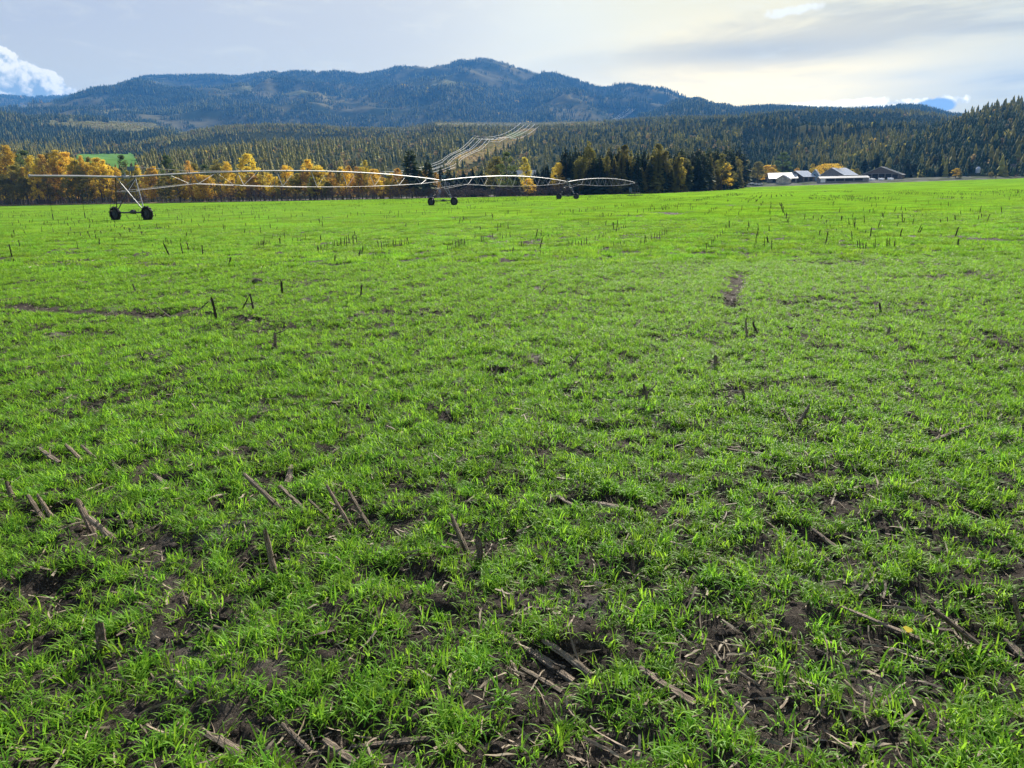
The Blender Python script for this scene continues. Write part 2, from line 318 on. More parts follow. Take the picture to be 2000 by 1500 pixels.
# ------------------------------------------------------------------ ground
RA = R(19.3); RD = (math.sin(RA), math.cos(RA)); RN = (math.cos(RA), -math.sin(RA))   # corn rows run 19 degrees right
def rowcoord(x, y): return x * RN[0] + y * RN[1], x * RD[0] + y * RD[1]
FG = 'corn stalks in the nearest part of the field'
near = [  # foot px, foot py, top px, top py, radius, lying, label
 (28, 985, 12, 942, .012, 0, 'short brown corn stub at the left edge, leftmost of the leaning near stubs'),
 (92, 1018, 50, 968, .011, 0, 'dark corn stub leaning left, left one of a close pair near the left edge'),
 (108, 1018, 74, 966, .011, 0, 'dark corn stub leaning left, right one of a close pair near the left edge'),
 (188, 1052, 150, 975, .012, 0, 'pale topped corn stub, upper of the bundle of leaning stubs at left'),
 (228, 1062, 172, 1003, .012, 0, 'long pale corn stub leaning left, lower of the bundle of stubs at left'),
 (262, 1046, 250, 1016, .009, 0, 'small pale corn stub just right of the leaning bundle at left'),
 (163, 905, 130, 865, .011, 0, 'grey corn stub leaning left, left of two parallel stubs above the near pair'),
 (190, 905, 158, 870, .011, 0, 'grey corn stub leaning left, right of two parallel stubs above the near pair'),
 (115, 902, 72, 882, .012, 1, 'brown corn stalk lying low in the grass left of two parallel stubs'),
 (245, 926, 200, 908, .011, 1, 'brown corn stalk lying on dark soil right of two parallel stubs'),
 (340, 945, 300, 928, .010, 1, 'broken corn stalk lying in a dark hollow, left of the longest leaning stub'),
 (552, 990, 475, 920, .012, 0, 'longest grey corn stub in the foreground, leaning left over bare soil'),
 (590, 990, 545, 950, .010, 0, 'short grey corn stub leaning beside the longest one, on its right'),
 (640, 1006, 602, 972, .007, 0, 'thin dark corn stub sunk in grass between two leaning pairs'),
 (682, 1016, 637, 948, .012, 0, 'dark corn stub leaning left, left one of the pair left of centre'),
 (724, 1022, 677, 958, .011, 0, 'dark corn stub leaning left, right one of the pair left of centre'),
 (537, 1122, 519, 1033, .013, 0, 'upright corn stub with a split top and a dark foot, alone in the grass'),
 (912, 1060, 880, 1005, .012, 0, 'pale weathered corn stub leaning left beside a shorter upright one near centre'),
 (938, 1088, 940, 1045, .012, 0, 'short upright pale corn stub near the centre of the foreground'),
 (203, 1270, 190, 1218, .013, 0, 'split grey corn stub standing in grass at the lower left'),
 (472, 1460, 412, 1424, .013, 1, 'yellowish corn stalk lying in the grass at the bottom left'),
 (602, 1442, 550, 1408, .008, 1, 'thin corn stalk lying crosswise at the bottom edge'),
 (692, 1474, 626, 1433, .011, 1, 'thick brown corn stalk lying near the bottom edge, left of the long thin one'),
 (840, 1446, 690, 1434, .010, 1, 'long straight corn stalk lying level near the bottom edge'),
 (1112, 1302, 985, 1244, .0095, 1, 'long split corn stalk lying in the grass below the centre'),
 (1152, 1292, 1062, 1254, .010, 1, 'thick dark corn stalk lying just above the long split one'),
 (1352, 1370, 1248, 1324, .011, 1, 'thick pale corn stalk lying at the bottom centre right'),
 (1092, 1328, 1018, 1300, .008, 1, 'dark rotten corn stalk lying under the long split one'),
 (1928, 1268, 1815, 1184, .014, 0, 'big dark corn stub leaning left over bare soil at the lower right'),
 (1812, 1262, 1640, 1188, .007, 1, 'long thin yellowish stalk lying across bare soil at the lower right'),
 (2004, 1216, 1976, 1160, .013, 0, 'brown corn stub cut by the right edge of the picture'),
 (2006, 1270, 1966, 1238, .012, 1, 'short corn stalk lying at the right edge'),
 (1232, 1004, 1160, 972, .012, 1, 'split brown corn stalk lying right of centre'),
 (1136, 988, 1088, 970, .010, 1, 'short dark corn stalk lying left of the split brown one'),
 (1532, 1037, 1490, 1012, .011, 0, 'dark corn stub leaning left, alone right of centre'),
 (1642, 1062, 1588, 1030, .010, 1, 'dark corn stalk half buried in grass right of the lone leaning stub'),
 (1506, 889, 1420, 879, .009, 1, 'thin dark corn stalk lying level right of centre'),
 (1810, 856, 1905, 834, .011, 1, 'long grey corn stalk lying in the grass at right, rising to the right'),
 (1940, 1008, 1862, 998, .008, 1, 'thin pale corn stalk lying at the right'),
 (1556, 828, 1586, 790, .013, 0, 'dark corn stub leaning right out of a bare hollow'),
 (1548, 826, 1528, 806, .008, 1, 'short dark shred of stalk beside the stub leaning right'),
 (1267, 794, 1258, 747, .012, 0, 'upright brown corn stub crossed by a lying stalk'),
 (1238, 784, 1282, 752, .008, 0, 'thin dark stalk leaning right across an upright stub'),
 (1108, 724, 1133, 690, .010, 0, 'thin grey corn stub leaning right in the middle of the field'),
 (965, 738, 973, 712, .011, 0, 'short black corn stub alone near the centre of the picture'),
 (1398, 712, 1397, 694, .013, 0, 'short dark corn stub above a bare spot right of centre'),
 (1455, 784, 1452, 760, .010, 0, 'short pale corn stub lit against dark soil right of centre'),
 (1160, 738, 1195, 740, .009, 1, 'bent dark stalk lying right of the thin stub leaning right'),
 (422, 624, 415, 578, .014, 0, 'tall grey corn stub with a ragged top at the left end of the dark strip'),
 (390, 604, 408, 588, .011, 0, 'short corn stub leaning right, just left of the tall ragged one'),
 (470, 608, 486, 580, .011, 0, 'corn stub leaning right against a forked one'),
 (496, 610, 489, 574, .013, 0, 'forked corn stub right of the tall ragged one'),
 (552, 578, 549, 548, .012, 0, 'straight dark corn stub standing alone above the forked one'),
 (704, 580, 708, 552, .014, 0, 'dark corn stub leaning right, left of centre in the middle distance'),
 (538, 680, 536, 650, .013, 0, 'corn stub topped by a stalk lying across it'),
 (518, 650, 556, 646, .007, 0, 'pale stalk lying across the top of a corn stub'),
 (338, 619, 308, 604, .011, 1, 'grey corn stalk lying at the right end of the long dark furrow'),
 (266, 572, 258, 555, .012, 0, 'pale corn stub leaning left above the long dark furrow'),
 (1459, 657, 1457, 622, .013, 0, 'dark corn stub below the bare furrow, left one of two'),
 (1481, 652, 1469, 627, .013, 0, 'dark corn stub below the bare furrow, right one leaning left'),
 (1721, 610, 1718, 590, .013, 0, 'dark corn stub at right with a bulging top'),
 (1818, 568, 1814, 556, .014, 0, 'short dark corn stub at the right in the middle distance'),
 (1732, 657, 1741, 638, .011, 0, 'short dark corn stub leaning right, at right of the two below the furrow'),
 (1056, 568, 1069, 558, .010, 0, 'small dark corn stub leaning right in the centre of the field'),
 (408, 551, 403, 544, .010, 0, 'tiny pale corn stub left of a dark stone'),
 (310, 702, 258, 685, .010, 1, 'thin pale corn stalk lying at left below the long dark furrow'),
 (148, 690, 112, 706, .011, 1, 'dark corn stalk lying at left, slanting down to the left'),
 (30, 672, 0, 686, .012, 1, 'dark corn stalk lying at the left edge below the long furrow'),
 (636, 880, 662, 868, .009, 1, 'thin brown stalk lying left of centre'),
 (560, 925, 575, 905, .014, 1, 'pale root stump of corn in a dark hollow'),
]
PATCHES = []      # bare places: centre, half length, half width, direction
def bare(px, py, hl, hw, ang=None, k=0.56):
    c = ground(px, py); PATCHES.append((c.x, c.y, hl, hw, RA if ang is None else ang, k))
for a in ((1560, 1290, .42, .25, 1.2), (1760, 1330, .35, .22, 1.4), (1460, 1230, .20, .16, 1.2), (1600, 1390, .3, .2, 1.5), (1850, 1180, .22, .12, 1.5), (1730, 1040, .3, .14, 1.4), (1630, 925, .35, .16, 1.4),
          (300, 1065, .25, .12, 1.6), (520, 990, .45, .13, 1.7), (700, 1035, .3, .14, 1.7), (880, 1060, .25, .13, 1.6), (1440, 1090, .25, .12, 1.4), (1330, 1010, .25, .1, 1.5), (60, 1160, .16, .12, 1.5),
          (90, 1185, .12, .1, 1.5), (830, 1120, .2, .1, 1.5), (560, 930, .3, .1, 1.6), (860, 1190, .18, .1, 1.6), (640, 1440, .3, .1, 1.6), (1100, 1430, .25, .12, 1.6), (1130, 1300, .22, .07, 1.6),
          (270, 775, .35, .22, 1.6), (1440, 765, .35, .25, 1.6), (1560, 835, .28, .22, 1.5), (1985, 825, .3, .2, 1.5), (1230, 830, .4, .14, 1.6), (1270, 1120, .2, .12, 1.4), (1040, 1190, .16, .1, 1.5),
          (600, 550, .9, .5, 1.5), (1200, 545, .7, .3, 1.5), (1650, 512, 1.0, .5, 1.5), (790, 612, .8, .3, 1.5), (1130, 575, .8, .3, 1.5), (1600, 590, .8, .3, 1.5), (1760, 600, 1.0, .35, 1.5), (1840, 540, 1.4, .5, 1.5),
          (560, 640, .7, .25, 1.5), (460, 628, .4, .16, 1.5), (720, 655, .5, .2, 1.5), (1340, 660, .6, .2, 1.5), (370, 578, .9, .3, 1.5), (1950, 685, .5, .25, 1.5), (180, 650, .4, .2, 1.5), (740, 498, 1.0, .5, 1.5), (680, 480, 1.6, .5, 1.5)):
    bare(*a)
for i in range(9): bare(1426 + i * 2.2, 592 - i * 7, .34, .15 + 0.006 * i, None, 2.0)             # the bare furrow right of centre
for i in range(16): bare(10 + i * 21, 598 + i * 1.25, .5, .17, R(80), 2.0)                  # long dark furrow at the left
for fx_, fy_, tx_, ty_, r_, ly_, lab_ in near:
    if fy_ > 700: bare((fx_ * 2 + tx_) / 3, (fy_ * 2 + ty_) / 3, .11, .07, 1.2, 0.85)
def bareness(x, y):
    x = np.asarray(x, float); y = np.asarray(y, float); b = np.zeros(x.shape)
    wob = (fbm(x * 5, y * 5, 77, 4) - 0.5) * 2.2
    for cx, cy, hl, hw, ang, k in PATCHES:
        dx = x - cx; dy = y - cy
        s = (dx * math.sin(ang) + dy * math.cos(ang)) / hl; t = (dx * math.cos(ang) - dy * math.sin(ang)) / hw
        d = np.sqrt(s * s + t * t) + wob * (.35 if k > 1 else 1)
        b = np.maximum(b, min(k, 1) * (1 - sstep(0.45, 1.5, d)))
    return b
def relief(x, y):
    """Small relief of the tilled soil: old row ridges, tyre ruts, clods."""
    rc, _ = rowcoord(x, y)
    near = 1 - sstep(30, 90, np.hypot(x, y))
    z = 0.016 * np.cos(rc / 0.76 * 2 * math.pi) * (0.4 + fbm(x * .7, y * .7, 5, 2))
    z = z + 0.10 * (fbm(x * .9, y * .9, 3, 3) - 0.5) + 0.07 * (fbm(x * 5, y * 5, 9, 4) - 0.5) + 0.04 * (fbm(x * 20, y * 20, 15, 4) - 0.5) + 0.012 * (vnoise(x * 70, y * 70, 19) - 0.5)
    return z * near - bareness(x, y) * 0.045
def gh(x, y): return gbase(x, y) + relief(x, y)
def axis(fine, step, far, growth):
    a = list(np.arange(0, fine, step)); s = step
    while a[-1] < far: s *= growth; a.append(a[-1] + s)
    return np.array(a)
ax = axis(3.0, 0.015, 8000, 1.035); xs = np.concatenate([-ax[::-1][:-1], ax])
ay = axis(5.0, 0.015, 8000, 1.03) + 1.0; ys = np.concatenate([[-3000, -300, -30, -5, -1, 0.3], ay])
X, Y = np.meshgrid(xs, ys); Z = gh(X, Y)
def gridfaces(ny, nx):
    i = np.arange(ny - 1)[:, None] * nx + np.arange(nx - 1)[None, :]
    return np.stack([i, i + 1, i + nx + 1, i + nx], -1).reshape(-1, 4)
# field outline (crop stops at the tree line and the farm yard)
EDGE = [(-420, 395), (-230, 328), (-120, 288), (-32, 258), (54, 254), (100, 330), (128, 415), (150, 448), (330, 452), (620, 455), (1000, 470)]
def edge_y(x): return np.interp(x, [e[0] for e in EDGE], [e[1] for e in EDGE])
gm = bpy.data.materials.new('soil'); gm.use_nodes = True; t = NT(gm.node_tree); t.n.clear()
out = t.node('ShaderNodeOutputMaterial'); b = t.node('ShaderNodeBsdfPrincipled'); g = t.node('ShaderNodeNewGeometry'); pos = g.outputs['Position']
c = t.mix(t.mapr(t.noise(pos, 3.0, 6, 0.6), 0.35, 0.7), (0.030, 0.025, 0.020), (0.095, 0.078, 0.062))
c = t.mix(t.mapr(t.noise(pos, 90.0, 4, 0.75), 0.50, 0.70), c, (0.22, 0.185, 0.15))
c = t.mix(t.math('MULTIPLY', t.mapr(t.noise(pos, 1.1, 5, 0.6), 0.56, 0.68), 0.8), c, (0.23, 0.205, 0.18))
t.put(b.inputs['Base Color'], c); b.inputs['Roughness'].default_value = 0.95; b.inputs['Specular IOR Level'].default_value = 0.08
bn = t.node('ShaderNodeBump'); bn.inputs['Strength'].default_value = 1.0; bn.inputs['Distance'].default_value = 0.05
t.put(bn.inputs['Height'], t.noise(pos, 60.0, 8, 0.75)); t.put(b.inputs['Normal'], bn.outputs[0]); t.l.new(b.outputs[0], out.inputs[0])
me = npmesh('ground', np.stack([X, Y, Z], -1).reshape(-1, 3), gridfaces(len(ys), len(xs)), [gm], smooth=True)
tag(link('ground', me), kind='structure')

# ------------------------------------------------------------------ scatter by geometry nodes (uncountable stuff only)
def scatter(name, pts, rot, scl, idx, protos, label=None, cat=None, tilt=None):
    pts = np.asarray(pts, np.float32); me = bpy.data.meshes.new(name); me.vertices.add(len(pts)); me.vertices.foreach_set('co', pts.ravel())
    def attr(n, ty, v):
        a = me.attributes.new(n, ty, 'POINT'); a.data.foreach_set('vector' if ty == 'FLOAT_VECTOR' else 'value', np.asarray(v).ravel())
    r3 = np.zeros((len(pts), 3), np.float32); r3[:, 2] = rot
    if tilt is not None: r3[:, :2] = tilt
    scl = np.asarray(scl, np.float32)
    if scl.ndim == 1: scl = np.repeat(scl[:, None], 3, 1)
    attr('rt', 'FLOAT_VECTOR', r3); attr('sc', 'FLOAT_VECTOR', scl); attr('ix', 'INT', np.asarray(idx, np.int32))
    pc = bpy.data.collections.new(name + '_kinds')
    for i, p in enumerate(protos):
        o = bpy.data.objects.new('%s_kind_%02d' % (name, i), p); pc.objects.link(o)
    o = bpy.data.objects.new(name, me); COL.objects.link(o)
    ng = bpy.data.node_groups.new(name + '_scatter', 'GeometryNodeTree')
    ng.interface.new_socket('Geometry', in_out='INPUT', socket_type='NodeSocketGeometry'); ng.interface.new_socket('Geometry', in_out='OUTPUT', socket_type='NodeSocketGeometry')
    gi = ng.nodes.new('NodeGroupInput'); go = ng.nodes.new('NodeGroupOutput'); iop = ng.nodes.new('GeometryNodeInstanceOnPoints'); ci = ng.nodes.new('GeometryNodeCollectionInfo')
    ci.inputs['Collection'].default_value = pc; ci.inputs['Separate Children'].default_value = True; ci.inputs['Reset Children'].default_value = True
    def na(n, ty):
        q = ng.nodes.new('GeometryNodeInputNamedAttribute'); q.data_type = ty; q.inputs['Name'].default_value = n; return q.outputs['Attribute']
    L = ng.links.new
    L(gi.outputs[0], iop.inputs['Points']); L(ci.outputs[0], iop.inputs['Instance']); iop.inputs['Pick Instance'].default_value = True
    L(na('ix', 'INT'), iop.inputs['Instance Index']); L(na('rt', 'FLOAT_VECTOR'), iop.inputs['Rotation']); L(na('sc', 'FLOAT_VECTOR'), iop.inputs['Scale'])
    L(iop.outputs[0], go.inputs[0]); md = o.modifiers.new('scatter', 'NODES'); md.node_group = ng
    tag(o, label, cat, kind='stuff'); return o

# ------------------------------------------------------------------ grass
def blades(n, rad, lmin, lmax, wid, seg, r, area=None, lean=(0.25, 1.15)):
    """n curved blades; returns verts, quad faces"""
    if area is None: bx = r.normal(0, rad, n); by = r.normal(0, rad, n)
    else: bx, by = area
    az_ = r.uniform(0, 2 * np.pi, n); L = r.uniform(lmin, lmax, n); ln = r.uniform(lean[0], lean[1], n); drp = r.uniform(0.4, 1.9, n)
    wv = wid * r.uniform(0.7, 1.3, n); tw = r.uniform(-0.9, 0.9, n)
    V = np.zeros((n, seg + 1, 2, 3)); p = np.stack([bx, by, np.full(n, -0.01)], -1); th = ln * 0.5
    for k in range(seg + 1):
        f = k / seg; ww = wv * (0.55 + 0.9 * f) * (1 - f ** 2.2) * 1.2 + 0.0004
        sa = az_ + np.pi / 2 + tw * f
        s = np.stack([np.cos(sa), np.sin(sa), np.zeros(n)], -1)
        V[:, k, 0] = p - s * ww[:, None] / 2; V[:, k, 1] = p + s * ww[:, None] / 2
        th = ln * 0.5 + drp * f * f + ln * 0.5 * f
        d = np.stack([np.cos(az_) * np.sin(th), np.sin(az_) * np.sin(th), np.cos(th)], -1)
        p = p + d * (L / seg)[:, None]
    V = V.reshape(-1, 3); base = (np.arange(n) * (seg + 1) * 2)[:, None] + (np.arange(seg) * 2)[None, :]
    Fq = np.stack([base, base + 1, base + 3, base + 2], -1).reshape(-1, 4)
    return V, Fq
gr = np.random.default_rng(11)
tufts = []
for i in range(14):
    n = int(gr.integers(12, 28)) if i < 10 else int(gr.integers(4, 8)); v, f = blades(n, 0.022 if i < 10 else .012, 0.035, 0.115, 0.0052, 5, gr, lean=(.3, 1.7))
    tufts.append(npmesh('grass_tuft', v, f, M['grass'], smooth=True))
def patchmesh(size, ntuft, nb, wid, seg, lmax=0.13):
    cx = gr.uniform(-size / 2, size / 2, ntuft); cy = gr.uniform(-size / 2, size / 2, ntuft); nn = ntuft * nb
    ax_ = np.repeat(cx, nb) + gr.normal(0, 0.018, nn); ay_ = np.repeat(cy, nb) + gr.normal(0, 0.018, nn)
    v, f = blades(nn, 0, 0.05, lmax, wid, seg, gr, (ax_, ay_)); return npmesh('grass_patch', v, f, M['grass'], smooth=True)
pm1 = [patchmesh(0.5, 30, 11, 0.0072, 3, 0.12) for _ in range(8)]
pm2 = [patchmesh(1.6, 230, 6, 0.013, 2, 0.14) for _ in range(6)]
pm3 = [patchmesh(6.0, 1500, 3, 0.04, 1, 0.16) for _ in range(5)]
def inview(x, y, m=1.5):
    return np.abs(x) < 0.74 * y + m
def veg(x, y):       # how well the cover crop has taken, 0..1
    v = fbm(x * 1.6 + 40, y * 1.6, 21, 4) * 0.35 + fbm(x * 10, y * 10, 31, 3) * 0.65
    return v
# near: single tufts in drilled rows, to 12 m
N = 270000
x = gr.uniform(-13.5, 13.5, N); y = gr.uniform(0.9, 17.2, N)
rc, al = rowcoord(x, y); snap = np.round(rc / 0.125) * 0.125 - rc + gr.normal(0, 0.038, N)
x = x + snap * RN[0]; y = y + snap * RN[1]
vv = veg(x, y); d0 = np.hypot(x, y)
keep = inview(x, y, 1.0) & (gr.random(N) < sstep(0.355 - 0.022 * np.minimum(d0, 8), 0.575 - 0.03 * np.minimum(d0, 9), vv) * 0.97) & (gr.random(N) > bareness(x, y) * 1.0)
keep &= gr.random(N) < 0.92 - .30 * sstep(4, 11, d0)
x, y, vv = x[keep], y[keep], vv[keep]; print('near tufts', len(x))
scatter('grass', np.stack([x, y, gh(x, y)], -1), gr.uniform(0, 6.28, len(x)), 0.38 + vv * 0.72 + gr.uniform(-.15, .26, len(x)), gr.integers(0, 14, len(x)), tufts, 'bright green young cover crop sprouting in tufts over the dark soil nearest the camera', 'grass', tilt=gr.normal(0, 0.12, (len(x), 2)))
def ring(r0, r1, step, protos, name, label, thr, zs=1.0):
    gx, gy = np.meshgrid(np.arange(-0.78 * r1 - 2, 0.78 * r1 + 2, step), np.arange(r0 * 0.6, r1, step)); gx = gx + (np.arange(len(gx)) % 7)[:, None] * step / 7
    a = .5; x = gx.ravel() * math.cos(a); y = gy.ravel() + 0 * gx.ravel(); x = gx.ravel() + gr.uniform(-.55, .55, gx.size) * step; y = gy.ravel() + gr.uniform(-.55, .55, gx.size) * step
    k = inview(x, y, step * 2) & (y >= r0) & (y < r1) & (y < edge_y(x) - 1)
    x, y = x[k], y[k]; v = veg(x, y) if step < 1 else fbm(x * .35, y * .35, 41, 4)
    k = (gr.random(len(x)) < sstep(thr, thr + 0.08, v)) & (gr.random(len(x)) > bareness(x, y) * 0.97); x, y, v = x[k], y[k], v[k]
    s = np.stack([np.full(len(x), 1.08), np.full(len(x), 1.08), (0.35 + v * 1.2 + gr.uniform(-.12, .18, len(x))) * zs], -1); print(name, len(x))
    scatter(name, np.stack([x, y, gh(x, y)], -1), gr.uniform(0, 6.28, len(x)), s, gr.integers(0, len(protos), len(x)), protos, label, 'grass')
ring(16.6, 40, 0.38, pm1, 'cover_crop', 'bright green cover crop carpeting the middle of the field between the corn stubs', 0.39)
ring(39.5, 125, 1.25, pm2, 'far_cover_crop', 'smooth bright green cover crop around and behind the irrigation machine wheels', 0.26)
ring(124, 470, 4.6, pm3, 'distant_cover_crop', 'flat green sheet of cover crop reaching the tree line and farm yard', 0.0)

# ------------------------------------------------------------------ litter and clods
def bit():
    L = random.uniform(0.03, 0.16); wd = random.uniform(0.002, 0.007); q = MB(); n = 4; c = random.uniform(-0.3, 0.3)
    vs = []
    for k in range(n + 1):
        f = k / n - .5; vs += [(f * L, -wd / 2 + c * f * f * L, 0.003 + random.uniform(0, .008)), (f * L, wd / 2 + c * f * f * L, 0.003 + random.uniform(0, .008))]
    return q.add(vs, [(2 * k, 2 * k + 1, 2 * k + 3, 2 * k + 2) for k in range(n)]).mesh('straw_bit')
bits = []
for _ in range(8): q = bit(); q.materials.append(M['straw']); bits.append(q)
N = 110000; x = gr.uniform(-9, 9, N); y = 1 + 16 * gr.random(N) ** 1.9; k = inview(x, y, .5) & (gr.random(N) < 0.25 + 0.6 * bareness(x, y) + 0.3 * sstep(.5, .7, fbm(x * 2, y * 2, 61, 3))); x, y = x[k], y[k]
xb = gr.uniform(-32, 32, 9000); yb = gr.uniform(14, 48, 9000); kb = inview(xb, yb, 1) & (gr.random(9000) < .12 + .9 * sstep(.5, .68, fbm(xb * .25, yb * .25, 66, 3)) + bareness(xb, yb))
xb, yb = xb[kb], yb[kb]
scatter('pale_straw', np.stack([xb, yb, gh(xb, yb) + .07], -1), gr.uniform(0, 6.28, len(xb)), gr.uniform(.8, 2.6, len(xb)), gr.integers(0, 8, len(xb)), bits, 'pale bleached straw scraps lying on the crop in the middle distance', 'litter', tilt=gr.normal(0, .3, (len(xb), 2)))
scatter('straw_litter', np.stack([x, y, gh(x, y) + 0.004], -1), gr.uniform(0, 6.28, len(x)), 0.35 + 1.2 * gr.random(len(x)) ** 2, gr.integers(0, 8, len(x)), bits, 'pale broken straw and husk bits strewn on the bare soil', 'litter', tilt=gr.normal(0, .25, (len(x), 2)))
def clod(rg):
    import bmesh
    bm = bmesh.new(); bmesh.ops.create_icosphere(bm, subdivisions=2, radius=1.0)
    o = rg.uniform(0, 50, 3)
    for v in bm.verts:
        p = np.array(v.co) * 1.6 + o; k = 0.65 + 0.7 * float(fbm(p[0] + p[2], p[1] - p[2] * .7, 3, 3)); v.co = v.co * k; v.co.z *= 0.65
    me = bpy.data.meshes.new('clod'); bm.to_mesh(me); bm.free(); me.materials.append(gm); return me
clods = [clod(gr) for _ in range(6)]
N = 110000; x = gr.uniform(-8, 8, N); y = 1 + 10 * gr.random(N) ** 1.2; k = inview(x, y, .5) & (gr.random(N) < 0.35 + 0.65 * bareness(x, y)); x, y = x[k], y[k]
scatter('soil_clods', np.stack([x, y, gh(x, y)], -1), gr.uniform(0, 6.28, len(x)), 0.004 + 0.022 * gr.random(len(x)) ** 3, gr.integers(0, 6, len(x)), clods, 'crumbs and clods of dark soil between the grass tufts', 'soil')

# ------------------------------------------------------------------ corn stubble
def stalkmesh(kind):
    rg = random.Random(100 + kind); q = MB(); n = 9; segs = 9; r0 = 0.052 + rg.uniform(-.008, .01)   # unit length, scaled later
    cx = cy = 0; vs = []; fs = []
    bend = rg.uniform(-.08, .08); ribs = [rg.uniform(.72, 1.15) for _ in range(n)]
    for i in range(segs + 1):
        f = i / segs; node = 1.18 if i in (3, 7) else 1.0
        r = r0 * (1.15 - 0.3 * f) * node
        for k in range(n):
            a = 2 * math.pi * k / n; rr = r * ribs[k] * (1 + rg.uniform(-.06, .06)); z = f
            if i == segs: z = 1 + (0.12 * rg.random() if (k in (0, 1, 2, 3)) else -0.32 * rg.random())
            if i == segs and k in (5, 6): rr *= 0.5
            vs.append((rr * math.cos(a) + bend * f * f, rr * 0.65 * math.sin(a), z - 0.06))
    for i in range(segs):
        for k in range(n): fs.append((i * n + k, i * n + (k + 1) % n, (i + 1) * n + (k + 1) % n, (i + 1) * n + k))
    fs.append(tuple(segs * n + k for k in range(n)))
    q.add(vs, fs)
    for s in range(rg.randint(3, 6)):                   # shreds of husk at the nodes
        a = rg.uniform(0, 6.28); h = rg.uniform(.2, .8); L = rg.uniform(.15, .35); c, d = math.cos(a), math.sin(a); e = 0.02
        q.add([(c * r0 - d * e, d * r0 + c * e, h), (c * r0 + d * e, d * r0 - c * e, h), (c * (r0 + L * .4) + d * e * .7, d * (r0 + L * .4) - c * e * .7, h + L * .5), (c * (r0 + L * .4) - d * e * .7, d * (r0 + L * .4) + c * e * .7, h + L * .5), (c * (r0 + L * .55), d * (r0 + L * .55), h + L * .2)],
              [(0, 1, 2, 3), (3, 2, 4)])
    me = q.mesh('stalk'); me.materials.append(M['stalk']); return me
stalks = [stalkmesh(i) for i in range(7)]
M['darkstalk'] = mat('backlit_stalk', (0.075, 0.058, 0.045), rough=0.8, spec=0.15, rand=0.3, col2=(0.03, 0.025, 0.02), scale=14)  # dark copy of the stalk colour, backlit shade of farther stubs painted in
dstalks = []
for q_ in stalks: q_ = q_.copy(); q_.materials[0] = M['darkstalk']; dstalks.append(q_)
NST = 0
def stalk(p, q, thick, label, group, name='corn_stalk'):
    """stub from foot p to top q"""
    global NST
    p = Vector(p); q = Vector(q); d = q - p; L = d.length
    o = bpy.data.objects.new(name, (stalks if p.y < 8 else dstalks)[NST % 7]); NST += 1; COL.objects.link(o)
    o.location = p; o.rotation_mode = 'QUATERNION'; o.rotation_quaternion = d.to_track_quat('Z', 'Y')
    s = thick / 0.052; o.scale = (s, s, L); tag(o, label, 'corn stalk', group); return o
for fx, fy, tx, ty, r, ly, lab in near:
    p = ground(fx, fy); p.z = float(gh(p.x, p.y))
    if ly:
        q = ground(tx, ty); q.z = float(gh(q.x, q.y)) + 0.022; p.z += 0.008
    else:
        q = at(tx, ty, p.y + 0.02)
        if q.z < p.z + 0.03: q.z = p.z + 0.05
    stalk(p, q, r * 1.2, lab, FG)
mid = []   # (px, py, h px, tilt px, cluster)
def row(px0, py0, px1, py1, n, h, name, jit=1.0, tilt=1.0):
    for i in range(n):
        f = i / max(1, n - 1); mid.append((px0 + (px1 - px0) * f + random.uniform(-jit, jit), py0 + (py1 - py0) * f + random.uniform(-jit, jit), h * random.uniform(.7, 1.15), random.uniform(-tilt, tilt), name))
row(1375, 496, 1425, 446, 12, 15, 'in slanting dark row right of centre', 1.0, 2)
row(1273, 471, 1303, 460, 7, 16, 'in the thick dark row right of centre', .6, 1)
row(1252, 481, 1262, 478, 3, 19, 'in tall trio left of thick dark row', 1, 3)
row(1163, 470, 1222, 446, 15, 9, 'in long slanting row above centre', 1.5, 1.5)
row(1125, 484, 1146, 480, 5, 17, 'in the tight cluster above the centre', .8, 2)
row(1111, 484, 1117, 482, 2, 15, 'beside the tight cluster above the centre', .5, 1)
row(1345, 412, 1360, 407, 5, 8, 'in the small dark knot under the dark wood', 1, 1)
row(1378, 422, 1400, 409, 8, 9, 'in the row nearing the farm', 1, 1)
row(1420, 418, 1432, 410, 4, 8, 'in the short row left of the farm line', .8, 1)
row(1443, 421, 1450, 410, 4, 10, 'in the short row under the farm sheds', .8, 1)
row(1476, 488, 1482, 452, 5, 17, 'in the tall stack below the farm sheds', 1, 2)
row(1492, 486, 1507, 490, 2, 24, 'beside the tall stack below the farm sheds', 1, 1)
row(1056, 500, 1062, 500, 2, 12, 'in the low pair above the centre', 1, 2)
row(1001, 500, 1002, 500, 1, 24, 'standing tallest just right of the picture centre line', 0, -3)
row(1174, 499, 1180, 490, 2, 13, 'in the crossed pair above the centre', 1, 3)
row(1199, 483, 1220, 480, 3, 14, 'in the sparse trio above the centre', 2, 1)
row(1050, 470, 1098, 460, 8, 8, 'in faint row left of long slanting one', 2, 1)
row(1018, 482, 1028, 480, 3, 12, 'in the trio right of the tallest stub', 1, 1)
row(502, 481, 527, 479, 9, 11, 'in comb like row at left', .6, 1)
row(535, 470, 600, 468, 7, 10, 'between comb like row and ragged patch', 4, 1.5)
row(618, 492, 660, 482, 8, 12, 'at left side of ragged straw patch', 3, 1)
row(664, 482, 696, 478, 9, 20, 'in tallest bunch of ragged straw patch', 1.5, 4)
row(703, 498, 714, 490, 4, 15, 'below tallest bunch of ragged straw patch', 1, 2)
row(730, 505, 734, 503, 2, 11, 'at foot of ragged straw patch', 1, 1)
row(742, 488, 800, 480, 14, 17, 'in right half of ragged straw patch', 2, 5)
row(866, 504, 856, 500, 2, 10, 'left below the cluster near the second wheeled tower', 1, 1)
row(874, 492, 910, 478, 10, 18, 'in the cluster below the second wheeled tower', 2, 3)
row(930, 470, 1000, 466, 9, 12, 'in the thin line left of centre', 4, 2)
